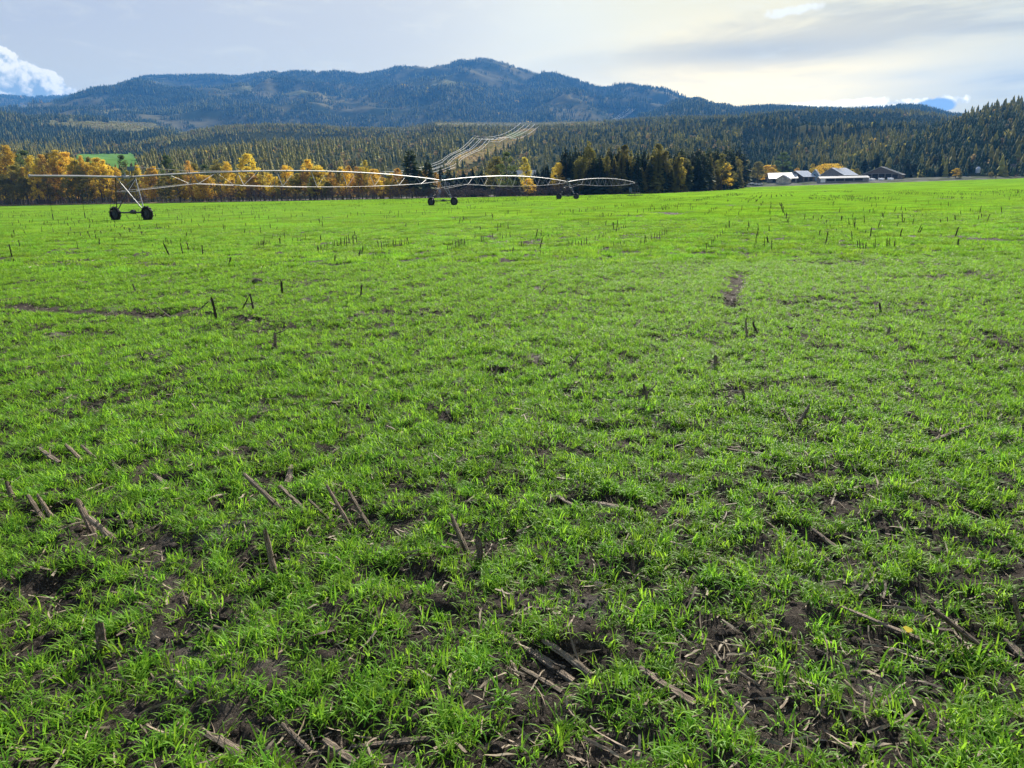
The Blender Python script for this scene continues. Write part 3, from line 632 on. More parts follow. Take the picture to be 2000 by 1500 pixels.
row(1676, 485, 1690, 486, 4, 16, 'in the pale trashy clump at right', 1, 2)
row(1707, 485, 1710, 484, 2, 18, 'right of the pale trashy clump', .5, 1)
row(1732, 485, 1737, 484, 3, 19, 'in the close pair right of the trashy clump', .5, 1)
row(1588, 428, 1645, 457, 6, 8, 'in the row slanting down from the farm sheds', 1, 1)
row(1660, 443, 1690, 458, 3, 8, 'in the broken row right of the slanting one', 1, 2)
row(1837, 438, 1866, 430, 3, 12, 'in the leaning trio far at right', 1, 2)
row(1777, 424, 1815, 422, 6, 5, 'in the faint dark dashes at right', 2, 1)
row(1920, 494, 1921, 494, 1, 14, 'standing alone near the right edge', 0, 0)
row(1560, 458, 1561, 458, 1, 10, 'standing alone below the yard', 0, 0)
row(1754, 428, 1756, 427, 1, 8, 'standing alone below the open barn', 0, 0)
row(210, 450, 320, 445, 14, 7, 'below the wheels of the nearest tower', 3, 2)
row(130, 462, 215, 456, 7, 7, 'left below nearest tower', 3, 2)
row(322, 476, 335, 480, 4, 12, 'in the group right below the nearest tower', 2, 2)
row(26, 515, 27, 515, 1, 14, 'standing alone near the left edge', 0, 0)
row(302, 484, 380, 470, 6, 9, 'in loose line right of nearest tower', 3, 2)
cl = {}
for a in mid: cl.setdefault(a[4], []).append(a)
for name, L in cl.items():
    L.sort(key=lambda a: a[0])
    for i, (px, py, h, tl, _) in enumerate(L):
        p = ground(px, py); p.z = float(gh(p.x, p.y)); q = at(px + tl, py - h, p.y)
        if len(L) == 1: lab = 'dark corn stub ' + name
        elif i == 0: lab = 'dark corn stub ' + name + ', leftmost one'
        elif i == len(L) - 1: lab = 'dark corn stub ' + name + ', rightmost one'
        else: lab = ordw(i) + ' dark corn stub from the left ' + name
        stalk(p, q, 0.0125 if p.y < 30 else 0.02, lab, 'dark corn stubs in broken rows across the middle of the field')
# the hundreds of smaller stubs farther off, one mesh
fr = np.random.default_rng(5); PR = []
rows = np.arange(-150, 150) * 0.76
for rr in rows:
    s = fr.uniform(14, 200, 700); s = s[fr.random(700) < 0.8]
    xx = rr * RN[0] + s * RD[0]; yy = rr * RN[1] + s * RD[1]
    k = inview(xx, yy, 0) & (yy > 17) & (yy < edge_y(xx) - 3)
    xx, yy, s_ = xx[k], yy[k], s[k]; cn = fbm(np.full(len(xx), rr) * .45 + 5, s_ * .045, 91, 3); k = (cn > (0.50 if (int(round(rr / .76)) % 11 == 0) else 0.585)) & (fr.random(len(xx)) < np.clip(yy / 110, .1, 1) * 0.55)
    PR.append(np.stack([xx[k], yy[k]], -1))
PR = np.concatenate(PR); PR = PR[fr.permutation(len(PR))[:4600]]; print('far stubs', len(PR))
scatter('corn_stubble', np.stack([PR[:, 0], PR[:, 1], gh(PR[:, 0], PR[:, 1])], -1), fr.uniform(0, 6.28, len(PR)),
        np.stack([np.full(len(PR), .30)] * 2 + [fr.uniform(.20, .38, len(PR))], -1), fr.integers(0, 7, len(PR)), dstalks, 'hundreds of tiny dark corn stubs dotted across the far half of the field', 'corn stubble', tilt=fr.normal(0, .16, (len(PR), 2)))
# stones and leaves
st_ = clod(gr); p = ground(503, 552)
o = link('stone', st_, loc=(p.x, p.y, p.z + .02)); o.scale = (.11, .09, .09); tag(o, 'dark round stone lying alone in the grass left of centre', 'stone')
lf = MB().add([(0, 0, .03), (.018, .02, .045), (.008, .05, .05), (-.012, .045, .045), (-.018, .02, .04)], [(0, 1, 2, 3, 4)])
p = ground(1771, 1248); o = lf.build('fallen_leaf', M['yellow'], loc=(p.x, p.y, float(gh(p.x, p.y)) + .02)); o.rotation_euler = (.6, 0, 2.6); tag(o, 'small bright yellow leaf on bare soil at the lower right', 'leaf')
# ------------------------------------------------------------------ irrigation machine
T1 = np.array([at(256, 420, 58.1).x, 58.1]); ST = (np.array([at(1240, 380, 189.).x, 189.]) - T1) / 3; U = ST / np.linalg.norm(ST); Vd = np.array([U[1], -U[0]])
def P3(base, u, v, z): q = base + U * u + Vd * v; return Vector((q[0], q[1], z))
irr = empty('irrigation_machine', (T1[0], T1[1], 0)); tag(irr, 'long galvanised wheeled irrigation machine crossing the field on arched pipe spans', 'irrigation machine')
IM = Matrix.Translation((-T1[0], -T1[1], 0))
def part(mb, name, mt, parent=None, smooth=False):
    off = Vector((T1[0], T1[1], 0)); mb.v = [tuple(Vector(q) - off) for q in mb.v]
    return mb.build(name, mt, parent or irr, smooth)
HP = 3.28
def wheel(c, zr=0.56):
    c = Vector(c); axd = Vector((U[0], U[1], 0)); fw = Vector((Vd[0], Vd[1], 0)); up = Vector((0, 0, 1))
    q = MB(); prof = [(.11, .36), (.14, .42), (.13, .50), (.07, .535), (-.07, .535), (-.13, .50), (-.14, .42), (-.11, .36)]; n = 36; vs = []; fs = []
    for i in range(n):
        a = 2 * math.pi * i / n; rd = fw * math.cos(a) + up * math.sin(a)
        for (w_, r_) in prof: vs.append(c + rd * r_ + axd * w_)
    m_ = len(prof)
    for i in range(n):
        for k in range(m_): fs.append((i * m_ + k, i * m_ + (k + 1) % m_, ((i + 1) % n) * m_ + (k + 1) % m_, ((i + 1) % n) * m_ + k))
    q.add(vs, fs)
    for i in range(22):
        a = 2 * math.pi * i / 22; rd = fw * math.cos(a) + up * math.sin(a); tg = -fw * math.sin(a) + up * math.cos(a); sg = 1 if i % 2 else -1
        rot = Matrix((tg, axd, rd)).transposed(); q.box(c + rd * .545 + axd * sg * .065, (.05, .15, .06), rot)
    ty = part(q, 'wheel', M['rubber'])
    r = MB(); vs = [c + axd * .02 * s + (fw * math.cos(2 * math.pi * i / 24) + up * math.sin(2 * math.pi * i / 24)) * .37 for s in (-1, 1) for i in range(24)]
    r.add(vs, [tuple(range(24)), tuple(range(24, 48))[::-1]] + [(i, (i + 1) % 24, 24 + (i + 1) % 24, 24 + i) for i in range(24)])
    for s in (-1, 1):
        r.tube([c + axd * .03 * s, c + axd * .10 * s], .10, 12)
        for i in range(8):
            rd = fw * math.cos(i * math.pi / 4) + up * math.sin(i * math.pi / 4); r.tube([c + axd * .09 * s + rd * .05, c + axd * .03 * s + rd * .34], .014, 5)
    rm = MB(); rm.v = r.v; rm.f = r.f
    off = Vector((T1[0], T1[1], 0)); rm.v = [tuple(Vector(z) - off) for z in rm.v]; rm.build('rim', M['darksteel'], ty)
def tower(k):
    b = T1 + ST * k; g0 = gz(b[0], b[1])
    W2 = 1.78; apex = [P3(b, .85, 0, HP + g0), P3(b, -.85, 0, HP + g0)]
    for s in (1, -1):
        for a in apex:
            q = MB(); q.tube([a, P3(b, 0, s * (W2 - .25), .72 + g0)], .038, 6); part(q, 'leg', M['steel'] if s > 0 else M['darksteel'])  # left legs in darker steel: their shaded side is put into the colour
        q = MB()
        for f in (.42, .72):
            e = [a.lerp(P3(b, 0, s * (W2 - .25), .72 + g0), f) for a in apex]; q.tube(e, .022, 5)
        q.tube([apex[0].lerp(P3(b, 0, s * (W2 - .25), .72 + g0), .05), apex[1].lerp(P3(b, 0, s * (W2 - .25), .72 + g0), .42)], .018, 5)
        part(q, 'leg_brace', M['steel'])
        wheel(P3(b, 0, s * W2, .55 + g0))
        q = MB(); q.box(P3(b, .2, s * (W2 - .02), .58 + g0), (.24, .24, .26), Matrix.Rotation(math.atan2(U[1], U[0]), 3, 'Z')); part(q, 'gearbox', M['darksteel'])
    q = MB(); q.tube([P3(b, .2, -W2, .64 + g0), P3(b, .2, W2, .64 + g0)], .055, 8); part(q, 'base_beam', M['darksteel'])
    q = MB(); q.tube([P3(b, .2, -.26, .66 + g0), P3(b, .2, .26, .66 + g0)], [.12, .14], 12); q.box(P3(b, .2, 0, .78 + g0), (.22, .22, .14)); part(q, 'drive_motor', M['darksteel'])
    q = MB()                                       # ladder on the left leg
    la, lb = P3(b, -.62, -.28, HP - .35 + g0), P3(b, -.62, -1.1, .8 + g0); lc, ld = P3(b, -.92, -.28, HP - .35 + g0), P3(b, -.92, -1.1, .8 + g0)
    q.tube([la, lb], .016, 5); q.tube([lc, ld], .016, 5)
    for i in range(9): f = i / 8; q.tube([la.lerp(lb, f), lc.lerp(ld, f)], .012, 4)
    part(q, 'ladder', M['darksteel'])
    q = MB(); q.tube([P3(b, -.3, 0, HP + g0), P3(b, .3, 0, HP + g0)], .13, 12); q.tube([P3(b, 0, 0, HP + .1 + g0), P3(b, 0, 0, HP + .34 + g0)], .05, 8)
    part(q, 'pipe_coupling', M['steel'])
    q = MB(); q.box(P3(b, .35, .1, HP + .55 + g0) if k else P3(b, .5, .1, HP + .62 + g0), (.5, .25, .3), Matrix.Rotation(math.atan2(Vd[1], Vd[0]), 3, 'Z'))
    q.tube([P3(b, .35, .1, HP + g0), P3(b, .35, .1, HP + .5 + g0)], .03, 6); part(q, 'control_box', M['bluebox'])
def span(k):
    a = T1 + ST * k; L = np.linalg.norm(ST); g0 = gz(*a); g1 = gz(*(a + ST)); n = 28; q = MB()
    def pz(f): return HP + g0 + (g1 - g0) * f + 0.80 * 4 * f * (1 - f)
    q.tube([P3(a, L * i / n, 0, pz(i / n)) for i in range(n + 1)], .070, 10)
    for i in range(1, 8): q.tube([P3(a, L * i / 8 - .06, 0, pz(i / 8)), P3(a, L * i / 8 + .06, 0, pz(i / 8))], .10, 10)
    part(q, 'pipe_span', M['steel'], smooth=False)
    J = [.135, .24, .345, .45, .555, .66, .765, .87]
    def jz(f): return g0 + (g1 - g0) * f + 2.50 + 1.5 * (f - .5) ** 2 * 1.6
    q = MB()
    for s in (1, -1):
        pts = [P3(a, .1, s * .85, 2.28 + g0)] + [P3(a, L * f, s * .55, jz(f)) for f in J] + [P3(a, L - .3, s * .12, HP - .12 + g1)]
        q.tube(pts, .016, 5)
    part(q, 'truss_rod', M['steel'])
    for f in J:
        q = MB(); c = [P3(a, L * f, s * .55, jz(f)) for s in (1, -1)]; tp = P3(a, L * f, 0, pz(f) - .05)
        for s in (0, 1): q.tube([c[s], tp], .026, 5)
        q.tube(c, .022, 5)
        for df in (-.05, .052): 
            q.tube([c[0 if df > 0 else 1], P3(a, L * (f + df), 0, pz(f + df) - .05)], .016, 4)
        part(q, 'truss_brace', M['steel'])
    for i in range(1, 17, 2):
        f = i / 17; q = MB(); p = P3(a, L * f, 0.1, pz(f)); q.tube([p, p + Vector((0, 0, -1.55))], .013, 4); q.tube([p + Vector((0, 0, -1.55)), p + Vector((0, 0, -1.75))], .04, 6); part(q, 'drop_hose', M['hose'])
for k in range(3): tower(k); span(k)
q = MB(); q.tube([P3(T1, -7.3, 0, HP + .02), P3(T1, -4, 0, HP + .03), P3(T1, 0, 0, HP)], [.075, .085, .085], 10); q.tube([P3(T1, -7.4, 0, HP + .02), P3(T1, -7.3, 0, HP + .02)], .1, 10)
part(q, 'end_pipe', M['steel'])
q = MB(); q.tube([P3(T1, .5, .1, HP), P3(T1, .5, .1, HP + 1.0)], .035, 6); q.tube([P3(T1, .5, .1, HP + .78), P3(T1, 6, .05, HP + .55), P3(T1, 14, 0, HP + .72)], .012, 4); part(q, 'cable_mast', M['darksteel'])
for u_ in (-6.3, -3.9): q = MB(); q.tube([P3(T1, u_, .1, HP), P3(T1, u_, .1, .55)], .014, 4); q.tube([P3(T1, u_, .1, .75), P3(T1, u_, .1, .35)], .03, 6); part(q, 'drop_hose', M['hose'])
b4 = T1 + ST * 3; g4 = gz(*b4)
q = MB()
for s in (1, -1):
    for e in (1, -1): q.tube([P3(b4, e * .35, s * .35, 3.2 + g4), P3(b4, e * 1.2, s * 1.2, .15 + g4)], .06, 6)
for h in (.8, 1.7, 2.5):
    c = [P3(b4, e * (.35 + .85 * (3.2 - h) / 3.05), s * (.35 + .85 * (3.2 - h) / 3.05), h + g4) for e, s in ((1, 1), (1, -1), (-1, -1), (-1, 1))]
    q.tube(c + [c[0]], .035, 5)
q.tube([P3(b4, 0, 0, 0 + g4), P3(b4, 0, 0, 3.9 + g4)], .1, 8); part(q, 'pivot_stand', M['darksteel'])
q = MB(); q.box(P3(b4, 0, 0, .12 + g4), (3.6, 3.6, .3)); part(q, 'concrete_pad', M['gravel'])
q = MB(); q.box(P3(b4, -.4, -1.0, 1.5 + g4), (.6, .4, 1.0)); part(q, 'control_panel', M['bluebox'])

# ------------------------------------------------------------------ trees
def leafquads(c, size, r, flat=0.0):
    n = len(c); a = r.normal(0, 1, (n, 3)); a /= np.linalg.norm(a, axis=1)[:, None]; b_ = r.normal(0, 1, (n, 3)); b_ = np.cross(a, b_); b_ /= np.linalg.norm(b_, axis=1)[:, None]
    s = (size * r.uniform(.6, 1.3, n))[:, None]
    v = np.stack([c - a * s * .5, c - b_ * s * .4, c + a * s * .6, c + b_ * s * .4], 1).reshape(-1, 3)
    return v, np.arange(n * 4).reshape(n, 4)
def limb(q, p, d, L, r, depth, rg, tips, spread=.6):
    n = 4; pts = [p]; dd = d.normalized()
    for i in range(n): dd = (dd + Vector((rg.uniform(-.15, .15), rg.uniform(-.15, .15), .05))).normalized(); pts.append(pts[-1] + dd * L / n)
    q.tube(pts, [r * (1 - .6 * i / n) for i in range(n + 1)], 5 if depth > 1 else 4, cap=False)
    tips.append((pts[-1], L))
    if depth:
        for i in range(rg.randint(3, 4)):
            b_ = pts[rg.randint(2, n)]; nd = (dd + Vector((rg.uniform(-1, 1), rg.uniform(-1, 1), rg.uniform(-.1, .6))) * spread).normalized()
            limb(q, b_, nd, L * rg.uniform(.5, .7), r * .42, depth - 1, rg, tips, spread)
def decid(seed, h=1.0, wd=.38, base=.22, leaves=4200, ls=.024, dens=1.0, gap=.42, shape='oval'):
    """unit-height broadleaf tree; returns trunk mesh builder and leaf arrays"""
    rg = random.Random(seed); r = np.random.default_rng(seed); q = MB(); tips = []
    top = .88 if shape != 'round' else .6
    pts = [Vector((rg.uniform(-.01, .01) * i, rg.uniform(-.01, .01) * i, -0.02 + top * i / 7)) for i in range(8)]
    q.tube(pts, [.017 * (1 - .8 * i / 7) for i in range(8)], 7, cap=False)
    for i in range(13):
        f = rg.uniform(base, .85 * top / .88); a = rg.uniform(0, 6.28); p = Vector((0, 0, f)); up_ = .75 if shape == 'tall' else .45
        limb(q, p, Vector((math.cos(a), math.sin(a), up_)), wd * rg.uniform(.4, .62) * (1.15 - .5 * f), .006, 1, rg, tips)
    # leaf clumps in the crown volume
    nc = 46; cc = []
    while len(cc) < nc:
        z = r.uniform(base, 1); f = (z - base) / (1 - base)
        if shape == 'tall': pr = np.sin(np.pi * min(1, f * .93 + .07)) ** .7 * (1 - .25 * f)
        elif shape == 'round': pr = np.sqrt(max(0, 1 - (2 * f - 1) ** 2)) * 1.15
        else: pr = np.sin(np.pi * (f * .9 + .1) ** .8) ** .8
        rad = wd * .5 * pr * np.sqrt(r.uniform(.15, 1)); a = r.uniform(0, 6.28); cc.append((rad * np.cos(a), rad * np.sin(a), min(z, .965)))
    cc = np.array(cc); cs = r.uniform(.6, 1.3, nc) * wd * .17
    k = r.integers(0, nc, leaves); g_ = r.normal(0, 1, (leaves, 3)); g_ /= np.linalg.norm(g_, axis=1)[:, None]; g_ *= (r.random(leaves) ** .45)[:, None]
    c = cc[k] + g_ * cs[k][:, None] * np.array([1, 1, .75 if shape != 'tall' else 1.3]); c[:, 2] = np.minimum(c[:, 2], 1.0 + r.uniform(-.01, .01, leaves))
    keep = vnoise(c[:, 0] * 30 + 9, c[:, 1] * 30 + c[:, 2] * 25, seed) > gap * .6
    return q, leafquads(c[keep], ls, r)
def conif(seed, levels=34, wd=.30, nb=11, base=.08, ragged=.3, pine=False):
    r = np.random.default_rng(seed); q = MB(); q.tube([(0, 0, -.02), (.003, 0, .5), (0, .003, .98)], [.013, .008, .001], 6, cap=False)
    V = []; Fc = []
    for i in range(levels):
        f = i / (levels - 1); z = base + (1 - base) * f ** .95
        for k in range(nb if f < .85 else 6):
            a = r.uniform(0, 6.28); L = wd * .5 * ((1 - f) ** (.85 if not pine else .5) + .02) * (1 + r.uniform(-ragged, ragged)) * (min(1, .55 + f * 3) if pine else 1)
            z0 = min(z + r.uniform(-.012, .012), .985); dr = r.uniform(.12, .5) * (1 - f) - .1 * f; w_ = L * r.uniform(.18, .3) + .003
            c, s = np.cos(a), np.sin(a); o = len(V)
            for (l_, ww, dz) in ((0, .35, 0.0), (.5, 1, -.3), (.95, .45, -1.0)):
                V.append((c * L * l_ - s * w_ * ww, s * L * l_ + c * w_ * ww, z0 + dz * dr * L + r.uniform(-.004, .004)))
                V.append((c * L * l_ + s * w_ * ww, s * L * l_ - c * w_ * ww, z0 + dz * dr * L + r.uniform(-.004, .004)))
            Fc += [(o, o + 1, o + 3, o + 2), (o + 2, o + 3, o + 5, o + 4)]
            # hanging twig sheet
            o = len(V); V += [(c * L * .25, s * L * .25, z0 - .01), (c * L * .9, s * L * .9, z0 - dr * L), (c * L * .8, s * L * .8, z0 - dr * L - .022), (c * L * .3, s * L * .3, z0 - .03)]; Fc.append((o, o + 1, o + 2, o + 3))
    return q, (np.array(V), np.array(Fc))
PROTO = {}
def tree_proto(key, gen, leafm, barkm, name):
    q, (v, f) = gen; tm = q.mesh('trunk'); tm.materials.append(M[barkm]); cm = npmesh('crown', v, f, M[leafm]); PROTO[key] = (name, tm, cm)
CM = 'cottonwood'
for i in range(3): tree_proto('gold%d' % i, decid(10 + i, wd=.42, base=.2, shape=('oval', 'tall', 'oval')[i]), 'gold', 'bark', CM)
for i in range(3): tree_proto('orange%d' % i, decid(20 + i, wd=.44, base=.18, gap=.55, shape=('tall', 'oval', 'oval')[i]), 'orange', 'bark', 'aspen')
for i in range(2): tree_proto('yellow%d' % i, decid(30 + i, wd=.34, base=.2, shape='tall'), 'yellow', 'bark', 'poplar')
for i in range(3): tree_proto('olive%d' % i, decid(40 + i, wd=.40, base=.2, gap=.5, shape='tall' if i else 'oval'), 'olive', 'bark', CM)
for i in range(2): tree_proto('green%d' % i, decid(50 + i, wd=.42, base=.2, shape='oval'), 'green', 'bark', CM)
tree_proto('birch0', decid(60, wd=.26, base=.45, gap=.5, shape='tall'), 'olive', 'palebark', 'birch')
tree_proto('maple0', decid(70, wd=1.5, base=.12, leaves=4200, ls=.05, gap=.35, shape='round'), 'gold', 'bark', 'maple')
tree_proto('rust0', decid(71, wd=.5, base=.1, leaves=900, gap=.6), 'rust', 'bark', 'aspen')
tree_proto('bare0', decid(72, wd=.5, base=.2, leaves=60), 'rust', 'bark', 'bare_tree')
for i in range(5): tree_proto('spruce%d' % i, conif(80 + i, wd=.30 + .03 * (i % 3)), 'needle', 'bark', 'spruce')
for i in range(3): tree_proto('pine%d' % i, conif(90 + i, wd=.42, levels=26, nb=12, ragged=.5, pine=True, base=.15), 'pine', 'bark', 'pine_tree')
for i in range(2): tree_proto('larch%d' % i, conif(95 + i, wd=.28), 'larch', 'bark', 'larch')
def bush_proto(seed):
    rg = random.Random(seed); r = np.random.default_rng(seed); q = MB(); tips = []
    for i in range(16):
        a = rg.uniform(0, 6.28); limb(q, Vector((rg.uniform(-.3, .3), rg.uniform(-.3, .3), -.02)), Vector((math.cos(a) * .6, math.sin(a) * .6, 1)), rg.uniform(.5, .8), .012, 2, rg, tips, .7)
    n = 500; c = r.normal(0, 1, (n, 3)); c /= np.linalg.norm(c, axis=1)[:, None]; c *= (r.random(n) ** .4)[:, None]; c = c * np.array([.75, .75, .48]) + np.array([0, 0, .5])
    return q, leafquads(c, .06, r)
for i in range(3): tree_proto('bush%d' % i, bush_proto(200 + i), 'twig', 'twig', 'bush')
TREES = []
ADJ = {'gold': 'golden leafed cottonwood', 'orange': 'orange leafed aspen', 'yellow': 'narrow yellow leafed poplar', 'olive': 'olive green cottonwood', 'green': 'green leafed cottonwood', 'birch': 'pale trunked birch',
       'rust': 'rusty brown leafed aspen', 'bare': 'leafless dark branched tree', 'spruce': 'dark green spruce', 'pine': 'shaggy dark green pine', 'larch': 'yellowing larch', 'bush': 'grey brown leafless bush', 'maple': 'broad round golden maple'}
def place(key, px, top, wpx, dY, where, xo=0.0, base_depth=None, lean=0.0):
    """tree whose foot stands dY metres beyond the field edge on azimuth px and whose top reaches pixel row top"""
    Yb = base_depth
    if Yb is None:
        Yb = 300.0
        for _ in range(12): Yb = 0.5 * Yb + 0.5 * (float(edge_y(xat(px, Yb))) + dY)
    X0 = (px - 1000) / F * Yb
    tp = at(px, top, Yb); zg = gz(tp.x, Yb); H = max(1.0, tp.z - zg)
    X0 = tp.x
    TREES.append(dict(key=key, px=px, H=H, w=wpx / F * Yb * (.85 if where in (Lw, Mw) and not key.startswith('bush') else 1), pos=(X0, Yb, zg - .1), where=where, lean=lean))
Lw = 'in the autumn tree line at left'; Mw = 'behind the wheeled towers'; Rw = 'along the dark wood by the pivot'; Fw = 'beside the farm sheds'
for a in ((-25, 295, 50, 6, 'gold0'), (8, 284, 46, 8, 'gold1'), (30, 300, 46, 18, 'green0'), (44, 294, 50, 25, 'green1'), (22, 322, 44, 3, 'olive0'), (56, 303, 34, 10, 'gold2'), (78, 302, 34, 6, 'orange0'), (92, 300, 44, 20, 'olive1'), (66, 322, 34, 3, 'gold0'),
          (108, 294, 44, 14, 'gold1'), (126, 297, 50, 8, 'gold0'), (141, 308, 36, 5, 'gold2'), (106, 326, 24, 3, 'orange1'), (152, 325, 36, 6, 'olive2'), (170, 318, 30, 10, 'gold1'), (187, 308, 44, 6, 'gold0'), (207, 328, 32, 4, 'gold2'), (90, 340, 34, 2, 'olive0'), (128, 345, 36, 2, 'olive2'),
          (45, 345, 38, 2, 'olive1'), (5, 340, 38, 2, 'olive2'), (165, 350, 36, 2, 'olive0')):
    place(a[4], a[0], a[1], a[2], a[3], Lw)
for a in ((236, 303, 34, 30, 'green1'), (222, 352, 28, 4, 'orange1'), (243, 352, 30, 5, 'rust0'), (262, 345, 30, 10, 'olive1'), (276, 358, 24, 4, 'rust0'), (292, 328, 36, 7, 'orange2'), (322, 303, 46, 16, 'green0'), (318, 345, 40, 4, 'olive0'), (345, 345, 34, 6, 'gold2'), (366, 314, 26, 8, 'orange0'),
          (378, 320, 36, 14, 'olive1'), (398, 322, 38, 18, 'green1'), (390, 345, 32, 4, 'gold1'), (424, 312, 40, 14, 'olive2'), (441, 316, 30, 6, 'gold1'), (452, 350, 34, 3, 'orange1'), (482, 300, 50, 8, 'gold0'), (492, 338, 40, 4, 'orange2'), (470, 350, 34, 3, 'gold2'), (527, 340, 26, 5, 'gold1'),
          (512, 352, 30, 10, 'green0'), (548, 352, 30, 4, 'olive0'), (574, 342, 40, 7, 'olive2'), (600, 311, 40, 10, 'gold0'), (622, 322, 44, 5, 'gold2'), (612, 345, 36, 3, 'yellow0'), (646, 334, 30, 6, 'orange0'), (640, 355, 28, 3, 'olive1'), (680, 305, 40, 8, 'bare0'), (664, 330, 26, 10, 'olive1'), (697, 325, 28, 4, 'orange2'),
          (712, 313, 20, 9, 'yellow1'), (728, 330, 32, 5, 'orange0'), (745, 342, 30, 8, 'rust0'), (760, 342, 26, 5, 'yellow0'), (776, 328, 30, 9, 'orange1'), (800, 291, 56, 10, 'pine0'), (834, 310, 40, 6, 'pine1'), (818, 330, 36, 14, 'pine2'), (851, 337, 20, 12, 'orange0'), (742, 352, 26, 3, 'gold2')):
    place(a[4], a[0], a[1], a[2], a[3], Mw)
for a in ((905, 332, 30, 40, 'spruce0'), (922, 325, 28, 34, 'spruce1'), (940, 330, 28, 30, 'spruce2'), (968, 306, 42, 24, 'olive1'), (989, 297, 38, 10, 'green1'), (1006, 325, 26, 26, 'spruce3'), (1026, 307, 22, 16, 'yellow1'), (1032, 348, 30, 5, 'gold2'), (1050, 330, 30, 26, 'spruce4'), (1068, 318, 30, 22, 'spruce0'),
          (1090, 318, 30, 14, 'gold1'), (1097, 345, 36, 6, 'orange2'), (1108, 320, 26, 16, 'orange0'), (1040, 372, 18, 3, 'rust0'), (1000, 372, 18, 3, 'rust0'), (1150, 276, 26, 9, 'olive2'), (1140, 305, 22, 12, 'olive1'), (1185, 305, 22, 7, 'olive1'), (1200, 300, 22, 12, 'larch0'), (1221, 283, 22, 9, 'birch0'), (1286, 281, 26, 9, 'birch0'),
          (1300, 295, 24, 7, 'birch0'), (1332, 308, 16, 4, 'yellow0'), (1412, 300, 30, 5, 'olive0'), (1420, 318, 26, 4, 'gold2'), (1440, 306, 24, 16, 'olive2')):
    place(a[4], a[0], a[1], a[2], a[3], Rw)
rt = random.Random(3)
def beltpx(a, b_, step, t0, t1, d0, d1, where, bd=None, keys=('spruce', 'spruce', 'spruce', 'pine', 'larch')):
    p = a
    while p < b_:
        k = rt.choice(keys); n = {'spruce': 5, 'pine': 3, 'larch': 2, 'olive': 3}[k]
        dd = rt.uniform(d0, d1); place('%s%d' % (k, rt.randrange(n)), p, rt.uniform(t0, t1), rt.uniform(26, 36), dd, where, base_depth=None if bd is None else bd + rt.uniform(0, 30)); p += step * rt.uniform(.6, 1.4)
beltpx(1106, 1448, 8, 292, 326, 4, 14, Rw, keys=('spruce', 'spruce', 'pine', 'pine', 'larch', 'olive'))
beltpx(1100, 1452, 6, 282, 300, 15, 32, Rw)
beltpx(860, 1110, 15, 322, 345, 30, 55, Mw)
for a in ((1482, 316, 28, 490, 'olive1'), (1498, 322, 30, 530, 'gold2'), (1508, 328, 26, 528, 'gold0'), (1531, 298, 32, 540, 'green1'), (1519, 334, 28, 526, 'gold0'), (1512, 322, 20, 535, 'orange2'), (1557, 328, 16, 530, 'orange0'), (1464, 318, 30, 500, 'spruce0'), (1450, 322, 30, 470, 'green0'),
          (1454, 330, 26, 455, 'olive0'), (1588, 320, 12, 520, 'yellow0'), (1664, 330, 12, 520, 'yellow1'), (1674, 329, 14, 520, 'olive1'), (1764, 346, 14, 490, 'olive0'), (1869, 328, 22, 480, 'gold2'), (1876, 340, 16, 475, 'olive1'), (1985, 341, 30, 465, 'rust0'), (1936, 335, 20, 480, 'olive2'), (1945, 342, 24, 470, 'olive0')):
    place(a[4], a[0], a[1], a[2], 0, Fw if a[0] < 1700 else 'at the foot of the right hill', base_depth=a[3])
place('maple0', 1621, 320, 52, 0, Fw, base_depth=515)
beltpx(1470, 1700, 13, 318, 336, 0, 0, 'behind the farm sheds', bd=545)
beltpx(1690, 2030, 8, 296, 330, 0, 0, 'at the foot of the right hill', bd=540, keys=('spruce', 'spruce', 'pine', 'spruce', 'larch'))
beltpx(1760, 2040, 12, 315, 340, 0, 0, 'at the foot of the right hill', bd=500, keys=('spruce', 'pine', 'spruce'))
p_ = -30
while p_ < 830:
    left = p_ < 225
    place(rt.choice(['olive0', 'gold1', 'yellow0', 'gold0', 'olive2', 'gold2', 'gold1', 'orange1']), p_, rt.uniform(304, 338) + (0 if left else 18) , rt.uniform(22, 34), rt.uniform(4, 24), Lw if left else Mw); p_ += rt.uniform(6, 12)
p_ = -30
while p_ < 1110:
    wb = rt.uniform(16, 30); Yb = 300
    place('bush%d' % rt.randrange(3), p_, 396 - .0205 * p_ - rt.uniform(9, 20) * (1 if p_ > 210 else .8) - (0), wb, rt.uniform(1.5, 4) + (11 if p_ < 420 else 0), 'at the foot of the tree line'); p_ += wb * .7
CMAX = {'maple0': 1.5}
TREES.sort(key=lambda d: d['px'])
cnt = {}; tot = {}
for d in TREES: kk = (d['key'][:-1], d['where']); tot[kk] = tot.get(kk, 0) + 1
used = set()
PROTO_W = {}
for k, (nm, tm, cm) in PROTO.items():
    a = np.array([v.co[:] for v in cm.vertices]); PROTO_W[k] = float(np.percentile(np.hypot(a[:, 0], a[:, 1]), 97) * 2)
for d in TREES:
    key = d['key']; nm, tm, cm = PROTO[key]; kk = (key[:-1], d['where']); i = cnt.get(kk, 0); cnt[kk] = i + 1
    o = empty(nm, d['pos'], rt.uniform(0, 6.28)); H = d['H']; wr = d['w'] / (PROTO_W[key] * H); wr = min(max(wr, .6), 2.4)
    if key.startswith('maple'): wr = 1.0
    o.scale = (H * wr, H * wr, H)
    tk = link('trunk', tm, o); cr = link('crown', cm, o)
    n = tot[kk]; adj = ADJ[key[:-1]]
    lab = (adj + ' ' + d['where']) if n == 1 else (ordw(i) + ' ' + adj + ' from the left ' + d['where'])
    tag(o, lab, 'bush' if nm == 'bush' else 'tree', 'bushes along the tree line' if nm == 'bush' else 'trees ' + d['where'])
print('trees', len(TREES))

